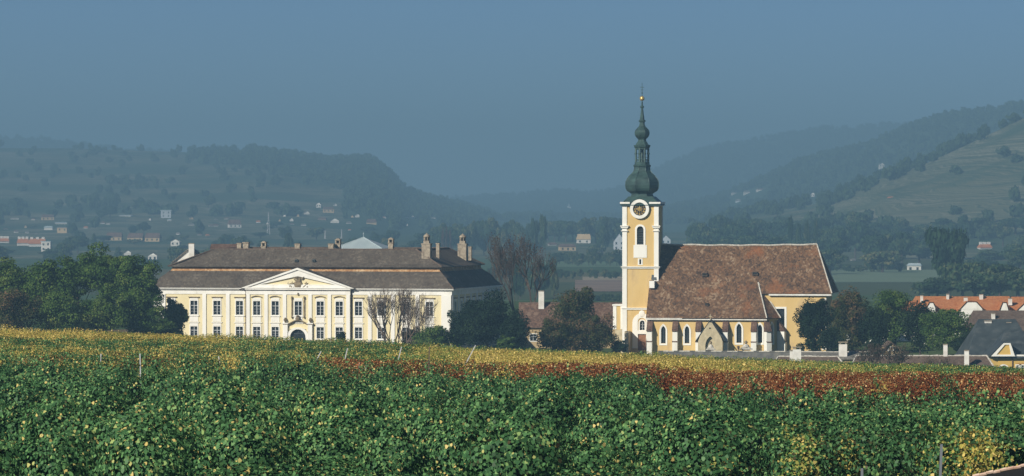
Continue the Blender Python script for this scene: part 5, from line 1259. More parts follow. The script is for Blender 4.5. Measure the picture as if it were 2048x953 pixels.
# dormer and yellow house at the right edge
yh = house(1996, 2140, 600, 712, 664, M['yellowhouse'], M['slate'], 'yellow house with a dark slate hip roof at the right edge', depth=13, hip=.35, over=.5, wins=[(.285, zat(742, 600) - ground(xat(2068, 600), 600), .55, .75), (.335, zat(742, 600) - ground(xat(2068, 600), 600), .55, .75)])
gz = yh.location.z; d = 600; W_ = xat(2140, d) - xat(1996, d); cxh = yh.location.x
mb = MB(); a, b, t0, t1 = xat(1984, d) - cxh, xat(2026, d) - cxh, xat(2007, d) - cxh, xat(2019, d) - cxh; z0, z1 = zat(711, d) - gz, zat(688, d) - gz
mb.prism([(a + .25, z0), (b - .2, z0), (t1 - .1, z1), (t0 + .1, z1)], -.7, .2); mb.build('dormer_wall', M['yellowhouse'], yh)
mb = MB(); mb.ring([(a - .2, z0 - .12), (b + .2, z0 - .12), (t1 + .05, z1 + .14), (t0 - .05, z1 + .14)], [(a + .55, z0 + .12), (b - .35, z0 + .12), (t1 - .12, z1 - .1), (t0 + .12, z1 - .1)], -.85, -.65)
mb.box(b + .201, W_ / 2 + .4, -.62, -.45, z0 - .12, z0 + .10); mb.build('dormer_trim', M['white'], yh)
mb = MB(); mb.add([(a - .3, -.9, z0), (t0 - .1, -.9, z1 + .16), (t1 + .1, -.9, z1 + .16), (b + .3, -.9, z0), (a - .3, 5, z0), (t0 - .1, 5, z1 + .16), (t1 + .1, 5, z1 + .16), (b + .3, 5, z0)], [(0, 1, 5, 4), (1, 2, 6, 5), (2, 3, 7, 6)]); mb.build('dormer_roof', M['slate'], yh)
mb = MB(); mb.box(-W_ / 2 - .02, W_ / 2, -.10, .0, z0 - .45, z0 - .25); mb.build('painted_band', M['sign'], yh)
for i in range(7):      # faded reddish lettering: short illegible strokes
    s = MB(); x = xat(2034 + i * 3.1, d) - cxh; zz = zat(731, d) - gz
    s.box(x, x + .045, -.03, 0, zz, zz + .33); s.box(x + .045, x + .15, -.03, 0, zz + (.28 if i % 2 else .0), zz + (.33 if i % 2 else .05)); s.build('letter', M['sign'], yh)
mb = MB(); x = xat(2025, d) - cxh; mb.tube((x, -.12, 0), (x, -.12, z0 - .3), .07, .07, 6); mb.build('drainpipe', M['drain'], yh)
# slate roof wing to the left of it, in shade
house(1938, 2075, 628, 716, 640, M['tan'], M['slate'], 'large dark slate roof behind the yellow house dormer', depth=16, hip=.45, chims=[(1969, 1983, 643, 653, 7.5), (2013, 2022, 646, 655, 7.5)])
# white dormer on the farm roof
x, d = xat(2009, 562), 562; wd = empty('roof_dormer', (x, d, zat(746, d)), 0, 'little white arched dormer window left of the yellow house', 'dormer')
i = arch_pts(.75, .75, False, 5, .2); o = arch_pts(1.35, 1.15, False, 5, -.1); mb = MB(); mb.ring(o, i, 0, 1.2); mb.build('wall', M['white'], wd); mb = MB(); mb.prism(i, .2, .25); mb.build('pane', M['wood'], wd)
# brown roof and orange roofed terrace behind
house(1946, 2110, 705, 660, 622.5, M['tan'], M['brown_tile'], 'broad brown roof in front of the orange roofed terrace', depth=14, hip=.12, chims=[(1983, 1990, 628, 633, 4)])
def terrace(px0, px1, yr, label, gables, chims, d=770, ye=622):
    r = house(px0, px1, d, ye, yr, M['white'], M['red_tile'], label, depth=12, hip=.12, chims=chims, group='orange roofed terrace houses')
    for a, b, yt, yb in gables:
        x = (xat(a, d) + xat(b, d)) / 2 - r.location.x; w = (xat(b, d) - xat(a, d)) / 2; z0, z1 = zat(yb, d) - r.location.z, zat(yt, d) - r.location.z
        mb = MB(); mb.prism([(x - w, z0), (x + w, z0), (x + w * .42, z1), (x - w * .42, z1)], -2.6, -2.3); mb.prism([(x - w * .98, 0), (x + w * .98, 0), (x + w * .98, z0), (x - w * .98, z0)], -2.55, 0); mb.build('gable_wall', M['white'], r)
        mb = MB(); A = [(x - w - .35, z0 - .1), (x - w * .42 - .1, z1 + .15), (x + w * .42 + .1, z1 + .15), (x + w + .35, z0 - .1)]
        mb.add([(p, -2.8, q) for p, q in A] + [(p, 4.5, q) for p, q in A], [(0, 1, 5, 4), (1, 2, 6, 5), (2, 3, 7, 6)]); mb.build('gable_roof', M['red_tile'], r)
terrace(1832, 1918, 594, 'leftmost orange roofed terrace house, partly behind trees', [(1852, 1868, 606, 616)], [(1841, 1846, 592, 598, 3), (1893, 1898, 589.5, 597, 5)])
terrace(1912, 1972, 594.5, 'orange roofed terrace house with the large white half-hipped gable', [(1919, 1962, 604.5, 618)], [(1928, 1935, 596, 607, 1), (1959, 1966, 590, 600, 5)])
terrace(1968, 2030, 594, 'orange roofed terrace house with a broad plain roof, third from left', [(1998, 2014, 606, 622)], [(2017, 2024, 598, 604, 2)])
terrace(2026, 2110, 595, 'orange roofed terrace house cut by the right edge', [(2031, 2085, 607, 622)], [])
for px0, px1, yr, ye, d, lb in ((1780, 1835, 604, 622, 752, 'orange roofed house glimpsed between the right-hand trees'), (1700, 1770, 633, 645, 742, 'pale house glimpsed behind the twin green trees'), (1850, 1905, 640, 652, 735, 'small house behind the rightmost tree')):
    house(px0, px1, d, ye, yr, M['white'], M['red_tile'], lb, depth=8)

# ---- far village: (x0, x1, ytop, ybase, wall, roof, roof share, label)
far = [(21, 37, 435, 440, 'white', 'grey_tile', .3, 'long low white hall at far left below the hill'),
 (83, 108, 429, 441, 'tan', 'mid_tile', .4, 'large brownish roofed building at the foot of the left hill'),
 (88, 105, 452, 461, 'white', 'metalroof', .35, 'white flat-roofed building left of the tan block'),
 (114, 134, 454, 467, 'tan', 'grey_tile', .12, 'tan block building on the far left slope foot'),
 (111, 134, 444, 449, 'white', 'metalroof', .3, 'long thin white shed just above the tan block'),
 (29, 37, 460, 466, 'white', 'mid_tile', .4, 'small white cottage above the orange terrace at far left'),
 (51, 58, 462, 467, 'white', 'grey_tile', .4, 'tiny white cottage right of the small one at far left'),
 (0, 18, 475, 487, 'white', 'red_tile', .6, 'orange roofed house cut by the left edge'),
 (35, 58, 476, 492, 'white', 'red_tile', .6, 'left half of the orange roofed pair behind the left trees'),
 (58, 92, 477, 494, 'white', 'red_tile', .6, 'right half of the orange roofed pair beside the white block'),
 (82, 101, 482, 506, 'white', 'metalroof', .06, 'tall white block behind the left treetops'),
 (201, 209, 443, 449, 'white', 'mid_tile', .4, 'white cottage left of centre on the far left plain'),
 (212, 220, 445, 450, 'white', 'grey_tile', .3, 'second tiny white cottage on the far left plain'),
 (172, 178, 446, 449, 'white', 'grey_tile', .4, 'lone white hut right of the tan block'),
 (237, 262, 430, 434, 'white', 'metalroof', .3, 'row of white sheds at the hill foot'),
 (62, 70, 436, 441, 'white', 'mid_tile', .4, 'white cottage left of the large brownish building'),
 (297, 302, 436, 442, 'white', 'mid_tile', .4, 'narrow white house left of the pale framed block'),
 (322, 342, 420, 437, 'paleblue', 'metalroof', .1, 'pale grey framed block under the left hill'),
 (336, 343, 438, 443, 'white', 'metalroof', .3, 'white annex below the pale framed block'),
 (377, 388, 447, 452, 'white', 'grey_tile', .4, 'white cottage right below the hillside track'),
 (418, 426, 449, 454, 'white', 'mid_tile', .4, 'left of two white cottages above the castle chimneys'),
 (428, 437, 448, 454, 'white', 'mid_tile', .4, 'right of two white cottages above the castle chimneys'),
 (458, 483, 439, 456, 'white', 'mid_tile', .55, 'white house with a broad brown roof left of the conifer'),
 (211, 243, 465, 482, 'tan', 'mid_tile', .5, 'left brownish roofed row house among dark trees'),
 (254, 285, 466, 484, 'tan', 'mid_tile', .5, 'middle brownish roofed row house among dark trees'),
 (289, 319, 466, 484, 'tan', 'mid_tile', .5, 'right brownish roofed row house among dark trees'),
 (341, 359, 478, 493, 'white', 'tan', .3, 'cream house left above the castle roof'),
 (632, 642, 405, 416, 'white', 'mid_tile', .3, 'white house highest on the hillside, left one'),
 (646, 668, 414, 426, 'tan', 'mid_tile', .35, 'tan house in the hillside hamlet'),
 (668, 674, 407, 413, 'white', 'grey_tile', .4, 'small white house highest on the hillside, right one'),
 (609, 619, 422, 430, 'white', 'grey_tile', .4, 'white house on the left of the hillside hamlet'),
 (579, 587, 436, 444, 'white', 'mid_tile', .4, 'narrow white house below the hamlet at the left'),
 (602, 612, 447, 453, 'white', 'grey_tile', .4, 'white house alone above the middle castle roof'),
 (580, 588, 446, 450, 'white', 'mid_tile', .4, 'white shed beside the lone white house'),
 (635, 652, 435, 441, 'tan', 'mid_tile', .6, 'brown roofed house below the hillside hamlet'),
 (661, 678, 436, 447, 'white', 'grey_tile', .5, 'white gabled house below the hillside hamlet'),
 (694, 703, 443, 449, 'white', 'grey_tile', .4, 'white house right of the hamlet'),
 (711, 719, 428, 436, 'white', 'grey_tile', .3, 'upright white house right of the hamlet'),
 (734, 753, 438, 449, 'tan', 'mid_tile', .6, 'brownish farm right above the pyramid roof'),
 (811, 817, 433, 438, 'white', 'mid_tile', .3, 'white house beyond the castle chimneys, left'),
 (822, 829, 431, 438, 'white', 'mid_tile', .3, 'white house beyond the castle chimneys, right'),
 (863, 872, 434, 438, 'white', 'grey_tile', .4, 'faint white house at the left edge of the tree belt'),
 (1153, 1181, 468, 487, 'white', 'tan', .55, 'cream house with a light brown roof before the dark wood'),
 (1120, 1152, 488, 502, 'tan', 'mid_tile', .35, 'orange brown barn with a dark gate before the wood'),
 (1098, 1114, 485, 492, 'white', 'mid_tile', .5, 'small tan roofed shed right of the twin poplars'),
 (1227, 1249, 466, 501, 'paleblue', 'grey_tile', .45, 'pale blue gabled house beside the bell tower'),
 (1322, 1341, 470, 490, 'paleblue', 'slate', .45, 'pale blue gable house just right of the bell tower'),
 (1464, 1474, 384, 389, 'white', 'grey_tile', .4, 'leftmost white house in the hamlet below the right hill'),
 (1488, 1500, 381, 389, 'white', 'grey_tile', .4, 'largest white house in the hamlet below the right hill'),
 (1471, 1481, 398, 405, 'paleblue', 'grey_tile', .5, 'pale house lowest in the hamlet below the right hill'),
 (1512, 1531, 377, 382, 'white', 'mid_tile', .4, 'faint long house right in the hamlet below the right hill'),
 (1622, 1629, 385, 394, 'white', 'mid_tile', .3, 'bright white house alone at the foot of the right hill'),
 (1759, 1769, 326, 338, 'white', 'grey_tile', .25, 'small white chapel high on the right hillside'),
 (1777, 1790, 393, 398, 'tan', 'red_tile', .5, 'tiny red roofed hut on the lower right hillside'),
 (1814, 1842, 526, 541, 'white', 'metalroof', .3, 'long white greenhouse-like shed before the right trees'),
 (1704, 1712, 517, 522, 'white', 'grey_tile', .4, 'small pale hut in the meadow trees'),
 (1960, 1985, 487, 500, 'white', 'red_tile', .6, 'reddish roof among the big trees on the right'),
 (248, 262, 500, 512, 'white', 'mid_tile', .4, 'white house seen through the top of the left trees'),
 (296, 314, 505, 520, 'white', 'mid_tile', .35, 'white house just right of the left treetops'),
 (160, 178, 508, 518, 'white', 'grey_tile', .4, 'white wall showing through the left treetops'),
]
FARMESH = {}; LASTHOUSE = []
SEEN = []       # far houses: px, half width, top, base, distance
def far_house(x0, x1, yt, yb, wm, rm, rs, label):
    p = ground_hit((x0 + x1) / 2, yb, 1100); d = p.y; W = (x1 - x0) / F * d; H = (yb - yt) / F * d; D = max(4, min(10, W * .7)); hw = H * (1 - rs) ; h = W / 2; SEEN.append(((x0 + x1) / 2, (x1 - x0) / 2, yt, yb, d, label))
    root = empty('house', (p.x, d, p.z - .2), random.uniform(-.25, .25), label, 'house', 'far houses across the valley floor'); LASTHOUSE[:] = [root]
    mb = MB(); mb.box(-h, h, 0, D, -2.0, hw)
    small = W > 14 or (x1 - x0) >= 14
    mb.build('wall', M['farwhite' if wm == 'white' else wm], root)
    mb = MB()
    if rs < .2: mb.box(-h - .3, h + .3, -.3, D + .3, hw + .01, H)
    elif (x1 - x0) < 1.3 * (yb - yt) or label.find('gabl') > 0:
        mb.add([(-h, 0, hw), (h, 0, hw), (0, 0, H - .1), (-h, D, hw), (h, D, hw), (0, D, H - .1)], [(0, 1, 2), (3, 5, 4)]); g_ = mb.build('gable', M[wm], root); mb = MB()
        mb.add([(-h - .4, -.4, hw - .3), (0, -.4, H), (h + .4, -.4, hw - .3), (-h - .4, D + .4, hw - .3), (0, D + .4, H), (h + .4, D + .4, hw - .3)], [(0, 1, 4, 3), (1, 2, 5, 4)])
    else: mb.add([(-h - .3, -.4, hw - .1), (h + .3, -.4, hw - .1), (h + .3, D + .4, hw - .1), (-h - .3, D + .4, hw - .1), (-h + .5, D / 2, H), (h - .5, D / 2, H)], [(0, 1, 5, 4), (2, 3, 4, 5), (1, 2, 5), (3, 0, 4)])
    mb.build('roof', M[rm], root)
    if (yb - yt) >= 9:
        n = max(2, int(W / 3.2)); rows = max(1, int(hw / 2.9))
        for r in range(rows):
            for k in range(n):
                x = -h + W * (k + .5) / n; z = hw - 2.1 - r * 2.8
                if z < .2: continue
                me = FARMESH.get('w')
                if me is None: q = MB(); q.box(-.5, .5, -.04, .1, 0, 1.3); me = FARMESH['w'] = q.mesh('window', M['glass'])
                link('window', me, root, (x, 0, z))
    if rm == 'red_tile' and (yb - yt) >= 9:
        for k in range(3):
            q = MB(); q.box(-.9, .9, -.5, .5, 0, 1.6); link('chimney', q.mesh('chimney', M['whitewash']), root, (-h + W * (k + .5) / 3, D / 2, H - .7))
for f_ in far: far_house(*f_)
hr = random.Random(77); SMALL = []
for k in range(46):
    px = hr.uniform(5, 880); base = hr.choice((hr.uniform(432, 446), hr.uniform(440, 462), hr.uniform(446, 478) if px < 420 else hr.uniform(436, 452)))
    w = hr.uniform(4, 9); h = hr.uniform(3.5, 6.5)
    if any(abs(px - q[0]) < q[1] + w and abs(base - q[3]) < 9 for q in SEEN): continue
    n0 = len(SEEN); far_house(px - w / 2, px + w / 2, base - h, base, hr.choice(('white', 'white', 'tan')), hr.choice(('mid_tile', 'grey_tile', 'red_tile')), .42, 'tiny cottage'); SMALL.append((LASTHOUSE[0], px, 'tiny hazy cottage'))
# small distant church with a white tower
p = ground_hit(1138, 427, 3000); d = p.y; k = d / F; r = empty('distant_church', (p.x, d, p.z), 0, 'tiny white church tower in the haze left of the bell tower', 'church')
mb = MB(); mb.box(-3 * k, 3 * k, 0, 6 * k, -2, 12 * k); mb.build('tower', M['white'], r); mb = MB(); mb.lathe([(3.6 * k, 12 * k), (3 * k, 13.5 * k), (1.2 * k, 15 * k), (.1, 20 * k)], 8, (0, 3 * k)); mb.build('spire', M['metalroof'], r)
mb = MB(); mb.box(6 * k, 26 * k, 0, 8 * k, -2, 3 * k); mb.build('nave', M['white'], r); mb = MB(); mb.add([(5 * k, -k, 3 * k), (27 * k, -k, 3 * k), (27 * k, 9 * k, 3 * k), (5 * k, 9 * k, 3 * k), (8 * k, 4 * k, 7 * k), (24 * k, 4 * k, 7 * k)], [(0, 1, 5, 4), (2, 3, 4, 5), (1, 2, 5), (3, 0, 4)]); mb.build('roof', M['mid_tile'], r)
mb = MB(); mb.box(-.8 * k, .8 * k, -.1, 0, 7 * k, 10 * k); mb.build('window', M['glass'], r)
# lattice masts
for px, yt, yb, lb in ((537, 424, 470, 'thin lattice mast on the far plain above the castle chimneys'), (650, 459, 478, 'short mast left of the pale blue pyramid roof'), (683, 459, 478, 'short mast just before the pale blue pyramid roof')):
    p = ground_hit(px, yb, 1500); d = p.y; H = (yb - yt) / F * d; r = empty('mast', (p.x, d, p.z), 0, lb, 'mast'); mb = MB(); w = H * .06
    for sx_, sy_ in ((-1, -1), (1, -1), (1, 1), (-1, 1)): mb.tube((sx_ * w, sy_ * w, 0), (sx_ * .1, sy_ * .1, H), .16, .08, 4)
    mb.build('legs', M['post'], r); mb = MB()
    for k in range(10): a, b = k / 10, (k + 1) / 10; mb.tube((-w * (1 - a), -w * (1 - a), H * a), (w * (1 - b), -w * (1 - b), H * b), .08, .08, 3); mb.tube((w * (1 - a), -w * (1 - a), H * a), (-w * (1 - b), -w * (1 - b), H * b), .08, .08, 3)
    mb.build('bracing', M['post'], r)

# ================================================================== TREES NEAR THE CASTLE AND CHURCH
LG, LD_, LA = M['leaf_green'], M['leaf_dark'], M['leaf_autumn']
for a in [
 (14, 70, 503, 650, 668, LG, 'big green tree cut by the left edge', 9000, .36),
 (100, 66, 509, 650, 662, LG, 'rounded green tree, second from the left edge', 8000, .36),
 (158, 56, 500, 600, 676, LG, 'green tree behind the rounded ones, its crown overtopping them', 7000, .34),
 (213, 64, 486, 600, 672, LG, 'tallest flat-topped green tree left of the castle', 9000, .36),
 (278, 58, 506, 640, 664, LG, 'green tree with layered boughs next to the castle roof', 9000, .34),
 (40, 70, 560, 690, 640, LA, 'low browning tree at the far left above the vines', 5000, .30),
 (125, 66, 568, 690, 642, LG, 'low green tree above the vines, left of the shady gap', 6500, .30),
 (205, 62, 560, 690, 645, LG, 'low dark tree in the shady middle of the left grove', 6000, .30),
 (278, 52, 560, 690, 650, LG, 'low green tree at the right end of the left grove', 6000, .30),
 (350, 30, 584, 680, 668, LG, 'slender dark green tree against the castle corner', 6500, .26),
 (322, 50, 618, 690, 660, LG, 'round green bush between grove and castle corner', 6500, .26)]:
    px, hw, yt, yb, d, m_, lb, nl, lf = a
    near_tree(px, hw, yt, yb, d, m_, lb, nl=nl, leaf=lf, nb=50, group='trees of the grove left of the castle', fill=.5, dens=1.8)
for a in [
 (683, 15, 653, 700, 676, LD_, 'small dark conical bush before the castle facade', 'bush', 1600, .18, .45),
 (866, 50, 632, 716, 660, LG, 'low light green bush at the castle right corner', 'bush', 6500, .22, 0),
 (826, 30, 648, 706, 670, LA, 'brownish low bush under the bare tree', 'bush', 2600, .20, 0),
 (972, 78, 580, 724, 662, LD_, 'large dark evergreen shrub beside the castle corner', 'tree', 12000, .30, 0),
 (918, 34, 608, 716, 668, LD_, 'narrow dark evergreen at the castle corner edge', 'tree', 3600, .24, .2),
 (1028, 44, 606, 722, 655, LD_, 'dark evergreen shrub on the right end of the hedge', 'tree', 5200, .26, 0),
 (1010, 22, 668, 704, 648, LG, 'small light green shrub in front of the dark evergreens', 'bush', 1600, .20, 0),
 (1150, 66, 550, 725, 672, LA, 'tall brownish green tree between castle and church', 'tree', 9500, .28, .35),
 (1195, 50, 616, 724, 664, LA, 'lower brownish tree left of the church annex', 'tree', 5200, .26, 0),
 (1110, 48, 620, 724, 660, LA, 'spreading brown bush left of the tall brownish tree', 'bush', 4600, .26, 0),
 (1238, 22, 676, 712, 664, LD_, 'dark shrub at the foot of the bell tower', 'bush', 1700, .20, 0),
 (1630, 47, 578, 716, 655, LD_, 'dark tree standing before the choir wall', 'tree', 11000, .27, .15),
 (1704, 50, 556, 716, 668, LA, 'brownish green tree right of the church', 'tree', 8200, .28, .15),
 (1662, 28, 640, 716, 650, LD_, 'low dark shrub right of the choir', 'bush', 2600, .24, 0),
 (1788, 62, 562, 712, 672, LG, 'broad green tree in the middle of the right-hand group', 'tree', 8200, .28, .1),
 (1748, 36, 600, 716, 660, LD_, 'dark underwood tree beneath the right-hand group', 'tree', 4600, .26, 0),
 (1842, 46, 586, 716, 664, LD_, 'dark tree between the two right green trees', 'tree', 4800, .26, 0),
 (1893, 62, 602, 708, 658, LG, 'rightmost green tree before the orange roofs', 'tree', 7200, .26, 0),
 (1930, 30, 660, 714, 650, LD_, 'small dark tree left of the slate roof', 'tree', 2400, .24, 0)]:
    px, hw, yt, yb, d, m_, lb, cat, nl, lf, cone = a
    near_tree(px, hw, yt, yb, d, m_, lb, name='broadleaf_tree' if cat == 'tree' else 'bush', cat=cat, nl=nl, leaf=lf, nb=46, cone=cone, fill=.5, dens=1.7)

def bare_tree(px, hw, yt, yb, d, label, stems, depth, leafm=None, nleaf=0, m='trunkpale', r0=.16, spread=.5, name='bare_tree', cat='tree', lf=.2):
    x = xat(px, d); g = ground(x, d); H = zat(yt, d) - g; root = empty(name, (x, d, g), 0, label, cat); mb = MB(); tips = []
    for k in range(stems):
        a = 2 * math.pi * k / stems + random.uniform(-.4, .4); lean = 0 if stems == 1 else random.uniform(.25, .8)
        dv = Vector((math.cos(a) * lean, math.sin(a) * lean * .6, 1)).normalized(); branchy(mb, Vector((math.cos(a) * .2, math.sin(a) * .2, -.3)), dv, H * (.36 if stems == 1 else .30), r0, depth, tips, spread, .22)
    mx_ = sorted(abs(v[0]) for v in mb.v)[int(len(mb.v) * .93)]; mz = sorted(v[2] for v in mb.v)[int(len(mb.v) * .985)]; W = hw / F * d; sx_ = W / mx_; sz_ = H / mz
    mb.v = [(v[0] * sx_, v[1] * sx_, v[2] * sz_) for v in mb.v]; tips = [Vector((t.x * sx_, t.y * sx_, t.z * sz_)) for t in tips]
    mb.build('trunk', M[m], root)
    if leafm and tips:
        T = np.array([[t.x, t.y, t.z] for t in tips]); k = rng.integers(0, len(T), nleaf); p = T[k] + rng.normal(0, .32, (nleaf, 3))
        link('crown', leaves_mesh('crown', p, rng.normal(size=(nleaf, 3)) + np.array([0, 0, .3]), lf, rng.uniform(0, 1, nleaf), leafm), root)
    return root
random.seed(21)
bare_tree(790, 54, 580, 690, 668, 'bare multi-stemmed tree in front of the castle windows', 8, 5, r0=.17, spread=.50, m='trunkpale')
bare_tree(835, 26, 606, 690, 664, 'smaller bare tree with dense twigs right of the multi-stemmed one', 6, 5, r0=.11, spread=.6, m='trunkpale')
bare_tree(1052, 62, 478, 640, 742, 'tall almost bare tree with rust leaves behind the dark shrubs', 2, 6, M['leaf_rust'], 1500, 'trunk', .42, .85, lf=.2)
bare_tree(1020, 34, 492, 640, 750, 'thin bare tree left of the tall rust-leaved one', 2, 6, M['leaf_rust'], 500, 'trunk', .26, .8, lf=.18)
bare_tree(1760, 48, 692, 748, 562, 'dark bare bush before the long farm roof', 7, 5, M['leaf_dark'], 1500, 'trunk', .07, .6, 'bush', 'bush', .16)
bare_tree(1880, 30, 718, 752, 540, 'small twiggy bush at the vineyard edge before the long roof', 6, 4, M['leaf_autumn'], 300, 'trunk', .05, .6, 'bush', 'bush', .14)

# ================================================================== FAR TREES
random.seed(33)
RV = unit_crowns('crown', 6, M['leaf_river'], 'round'); PV = unit_crowns('crown', 3, M['leaf_river'], 'poplar'); CV = unit_crowns('crown', 3, M['leaf_far'], 'conifer'); DV = unit_crowns('crown', 3, M['leaf_far'], 'round')
UT = unit_trunks()
def hides(px, d, H, hw):
    """would a tree here stand in front of one of the far houses seen in the photograph?"""
    g = ground(xat(px, d), d); top = 400 + (CZ - g - H) * F / d; bot = 400 + (CZ - g) * F / d
    return any(d < s[4] + 4 and abs(px - s[0]) < s[1] + hw * .8 and top < s[2] + (.55 if 'row house' not in s[5] else .2) * (s[3] - s[2]) and bot > s[2] for s in SEEN)
MARKS = [(490, 'the broad dark conifer'), (577, 'the pointed dark conifer'), (1077, 'the twin tall poplars'), (1606, 'the four slim poplars'), (1284, 'the bell tower'), (1898, 'the tallest forked tree'), (893, 'the rust coloured poplars'), (727, 'the pyramid roof'), (598, 'the castle pediment'), (853, 'the tall castle chimney'), (382, 'the white gable chimney'), (1660, 'the church roof hip'), (1420, 'the church porch'), (1510, 'the right roof hatch'), (1138, 'the tiny distant church'), (1828, 'the long white shed'), (1764, 'the hillside chapel'), (92, 'the tall white block'), (265, 'the orange roofed row houses'), (350, 'the cream house'), (657, 'the tan hamlet house'), (170, 'the small left conifer'), (1960, 'the reddish roof'), (20, 'the left edge'), (2040, 'the right edge')]
PEND = []
def name_far():
    """each far tree gets its own label: size, row and its order beside a landmark"""
    rows = {}
    for o, px, d, H, w, base in PEND:
        m_ = min(MARKS, key=lambda q: abs(q[0] - px)); side = 'left' if px < m_[0] else 'right'
        rows.setdefault((base, m_[1], side), []).append((abs(px - m_[0]), o, H, w))
    ORD = ['nearest', 'second', 'third', 'fourth', 'fifth', 'sixth', 'seventh', 'eighth', 'ninth', 'tenth', 'eleventh', 'twelfth', 'thirteenth', 'fourteenth', 'fifteenth', 'sixteenth', 'seventeenth', 'eighteenth', 'nineteenth', 'twentieth'] + ['far'] * 99
    for (base, mk, side), L_ in rows.items():
        L_.sort(key=lambda q: q[0])
        for k, (_, o, H, w) in enumerate(L_): o["label"] = f"{base}, {ORD[k]} {side} of {mk}"
def far_tree(px, d, H, w, meshes, label, group, name='tree'):
    if hides(px, d, H, w / 2 / d * F): H *= .45
    if hides(px, d, H, w / 2 / d * F): return None
    x = xat(px, d); g = ground(x, d); r = empty(name, (x, d, g - .2), random.uniform(0, 6.28), label, 'tree', group)
    lift = H * (random.uniform(.16, .28) if w > 11 else .05)
    link('crown', random.choice(meshes), r, (0, 0, lift), random.uniform(0, 6.28), (w / 2, w / 2, H - lift)); link('trunk', UT, r, (0, 0, 0), 0, (w * .5, w * .5, H))
    if group and name == 'tree': PEND.append((r, px, d, H, w, label))
    return r
def by_px(px, yt, hw, d, meshes, label, group=None, name='tree'):
    g = ground(xat(px, d), d); return far_tree(px, d, zat(yt, d) - g, 2 * hw / F * d, meshes, label, group, name)
# belt right of the bell tower, behind the church roof
TOP = [(1320, 432), (1400, 425), (1500, 422), (1570, 430), (1650, 424), (1740, 418), (1850, 428), (1930, 405), (1990, 418), (2048, 430)]
for row, (d, off, nm) in enumerate(((2550, 0, 'back'), (2300, 14, 'third'), (2080, 36, 'second'), (1880, 58, 'front'))):
    px = 1318
    while px < 2110:
        yt = interp(px, TOP) + off + random.uniform(-4, 22); hw = random.uniform(26, 50) * (2200 / d)
        by_px(px, yt, hw, d + random.uniform(-60, 60), RV, 'hazy tree, %s line of the wood' % nm, 'broadleaf trees of the river wood'); px += hw * random.uniform(.95, 1.35)
# nearer big trees on the right
for px, yt, hw, d, lb in ((1898, 424, 34, 1420, 'tallest hazy tree right of the meadow, forked open crown'), (1858, 500, 34, 1380, 'hazy tree left of the tallest one'), (1975, 470, 40, 1400, 'hazy tree between the tallest one and the right edge'), (2036, 452, 46, 1390, 'hazy tree at the right edge'),
                          (1925, 505, 40, 1330, 'lower hazy tree before the tallest one'), (2000, 520, 42, 1300, 'lower hazy tree above the orange roofs'), (1800, 470, 40, 1750, 'hazy tree above the white shed'), (1745, 462, 38, 1800, 'hazy tree left of the white shed'), (1690, 470, 36, 1850, 'hazy tree right of the church roof hip'), (1950, 540, 40, 1280, 'hazy bushy tree right behind the terrace roofs'), (1875, 548, 38, 1290, 'hazy bushy tree left behind the terrace roofs'), (2060, 530, 44, 1280, 'hazy bushy tree at the right end of the terrace roofs')):
    by_px(px, yt, hw * 1.45, d, RV, lb)
for px, yt, hw, d, lb in ((1068, 409, 11, 2350, 'left of the twin tall poplars'), (1086, 410, 13, 2350, 'right of the twin tall poplars'), (1581, 410, 8, 2150, 'first of the four slim poplars above the church ridge'), (1597, 420, 8, 2150, 'second of the four slim poplars above the church ridge'), (1614, 411, 8, 2150, 'third of the four slim poplars above the church ridge'), (1632, 419, 7, 2150, 'fourth of the four slim poplars above the church ridge')):
    by_px(px, yt, hw, d, PV, lb, 'tall poplars', 'poplar_tree')
for px, yt, hw, d, lb in ((490, 445, 15, 2450, 'broad dark conifer above the castle chimneys'), (577, 457, 20, 2300, 'pointed dark conifer above the castle ridge'), (65, 450, 9, 2900, 'small conifer behind the orange roofed pair'), (187, 462, 10, 2700, 'small conifer above the left grove')):
    by_px(px, yt, hw, d, CV, lb, None, 'conifer')
# belt between castle and bell tower
for d, y0, cnt, lb in ((2700, 434, 26, 'hazy tree, back line of the row'), (2500, 446, 24, 'hazy tree, front line of the row')):
    for k in range(cnt):
        px = 872 + (1250 - 872) * (k + random.uniform(-.3, .3)) / cnt
        by_px(px, y0 + random.uniform(-6, 16) - (8 if px > 1130 else 0), random.uniform(13, 24), d + random.uniform(-60, 60), RV, lb, 'trees of the row between castle and bell tower')
for k in range(13):
    px = 1095 + 160 * (k + random.uniform(-.3, .3)) / 13; by_px(px, 432 + random.uniform(0, 14) - (px - 1095) * .06, random.uniform(18, 28), 2950 + random.uniform(-60, 60), RV, 'hazy tree of the dark wood', 'trees of the wood left of the bell tower')
for k in range(16):
    px = 1100 + 150 * (k + random.uniform(-.3, .3)) / 16; by_px(px, 492 + random.uniform(0, 14), random.uniform(9, 14), 2150 + random.uniform(-40, 40), RV, 'low hazy tree along the green field', 'low trees along the green field')
for k in range(18):
    px = 1000 + 245 * (k + random.uniform(-.3, .3)) / 18; by_px(px, 529 + random.uniform(0, 12), random.uniform(7, 12), 1780 + random.uniform(-30, 30), RV, 'low bushy tree behind the ploughed field', 'bushy trees behind the ploughed field')
for k in range(14):
    px = 1120 + 125 * (k + random.uniform(-.3, .3)) / 14; by_px(px, 583 + random.uniform(0, 8), random.uniform(7, 11), 1330 + random.uniform(-20, 20), RV, 'low hedge tree before the ploughed field', 'hedge trees before the ploughed field')
for k in range(16):
    px = 985 + 130 * (k + random.uniform(-.3, .3)) / 16; by_px(px, 505 + random.uniform(0, 30), random.uniform(11, 18), 1500 + random.uniform(-200, 400), RV, 'hazy bushy tree behind the rust-leaved tree', 'trees between castle and field')
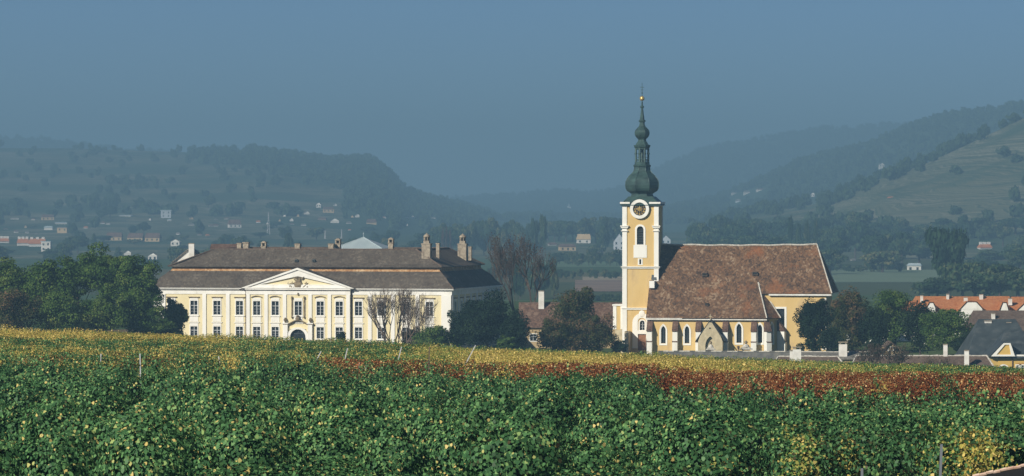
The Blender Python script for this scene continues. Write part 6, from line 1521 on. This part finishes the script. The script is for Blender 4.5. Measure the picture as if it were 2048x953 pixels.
for k in range(14):
    px = 1650 + 190 * (k + random.uniform(-.3, .3)) / 14; by_px(px, 515 + random.uniform(0, 14), random.uniform(9, 14), 1960 + random.uniform(-30, 30), RV, 'low bushy tree along the pale meadow', 'bushy trees along the meadow')
for k, px in enumerate((886, 893, 901)): by_px(px, 447 + k * 3, 5, 2440, [leaves_mesh('crown', *(lambda q: (q[0] * 0.5 * np.array([2, 2, 1]) + np.array([0, 0, .5]), q[1], .18, q[2]))(crown_pts(1, 1, 1, 30, 900, .28, fill=.4, cone=.3)), M['leaf_rust'])] , ('first', 'second', 'third')[k] + ' of three rust coloured poplars right of the tall castle chimney', 'rust coloured poplars', 'poplar_tree')
# village trees on the left plain
for k in range(120):
    px = random.uniform(-20, 870); d = random.choice((random.uniform(1900, 2600), random.uniform(2600, 3900)))
    H = random.uniform(7, 13); far_tree(px, d, H, H * random.uniform(.8, 1.5), RV + DV + CV[:1], ('small' if H < 9 else 'mid-sized' if H < 11 else 'tall') + (' nearer' if d < 2600 else ' farther') + ' village tree', 'trees scattered through the far village')
PEND += [(o, px, 0, 0, 0, b) for o, px, b in SMALL]
name_far()
# woods on the hills: one mass, beyond counting
def wood_points():
    pts = []; r_ = random.Random(9)
    for _ in range(26000):
        px = r_.uniform(-400, 2500); d = r_.uniform(2500, 9300); X = xat(px, d); z = ground(X, d)
        if d < 2900 and px < 1200: continue
        if z < 6: continue
        if hides(px, d, 12, 12): continue
        w = wood_here(px, d, z); nn = vnoise(X / 130, d / 170, 12) * .65 + vnoise(X / 45, d / 60, 13) * .35
        if r_.random() > (0.9 if w > .5 else (0.8 if nn > (.76 if px < 1300 else .62) else 0.05)): continue
        pts.append((X, d, z - .6, r_.uniform(0, 6.28), r_.uniform(4, 7.5), r_.uniform(7, 13)))
    return pts
wc = bpy.data.collections.new('wood_crowns')
for me in unit_crowns('wood_crown', 4, M['leaf_far'], 'tiny'): wc.objects.link(bpy.data.objects.new('wood_crown', me))
instancer('hillside_woods', wood_points(), wc, 'hazy woods covering the hill crests and slopes', 'woods')

# ================================================================== HAZE
hz = MB(); hz.box(-3200, 3200, -75, 10750, -9, 215); hm = bpy.data.materials.new('haze_air'); hm.use_nodes = True; nt = hm.node_tree; nt.nodes.clear()
pv_ = nt.nodes.new('ShaderNodeVolumePrincipled'); pv_.inputs['Color'].default_value = (*HAZE_COLOR, 1); pv_.inputs['Density'].default_value = HAZE_DENSITY; pv_.inputs['Anisotropy'].default_value = 0.0
ou = nt.nodes.new('ShaderNodeOutputMaterial'); nt.links.new(pv_.outputs[0], ou.inputs['Volume'])
tag(hz.build('haze', hm), 'blue autumn haze filling the valley air', 'haze', kind='stuff')
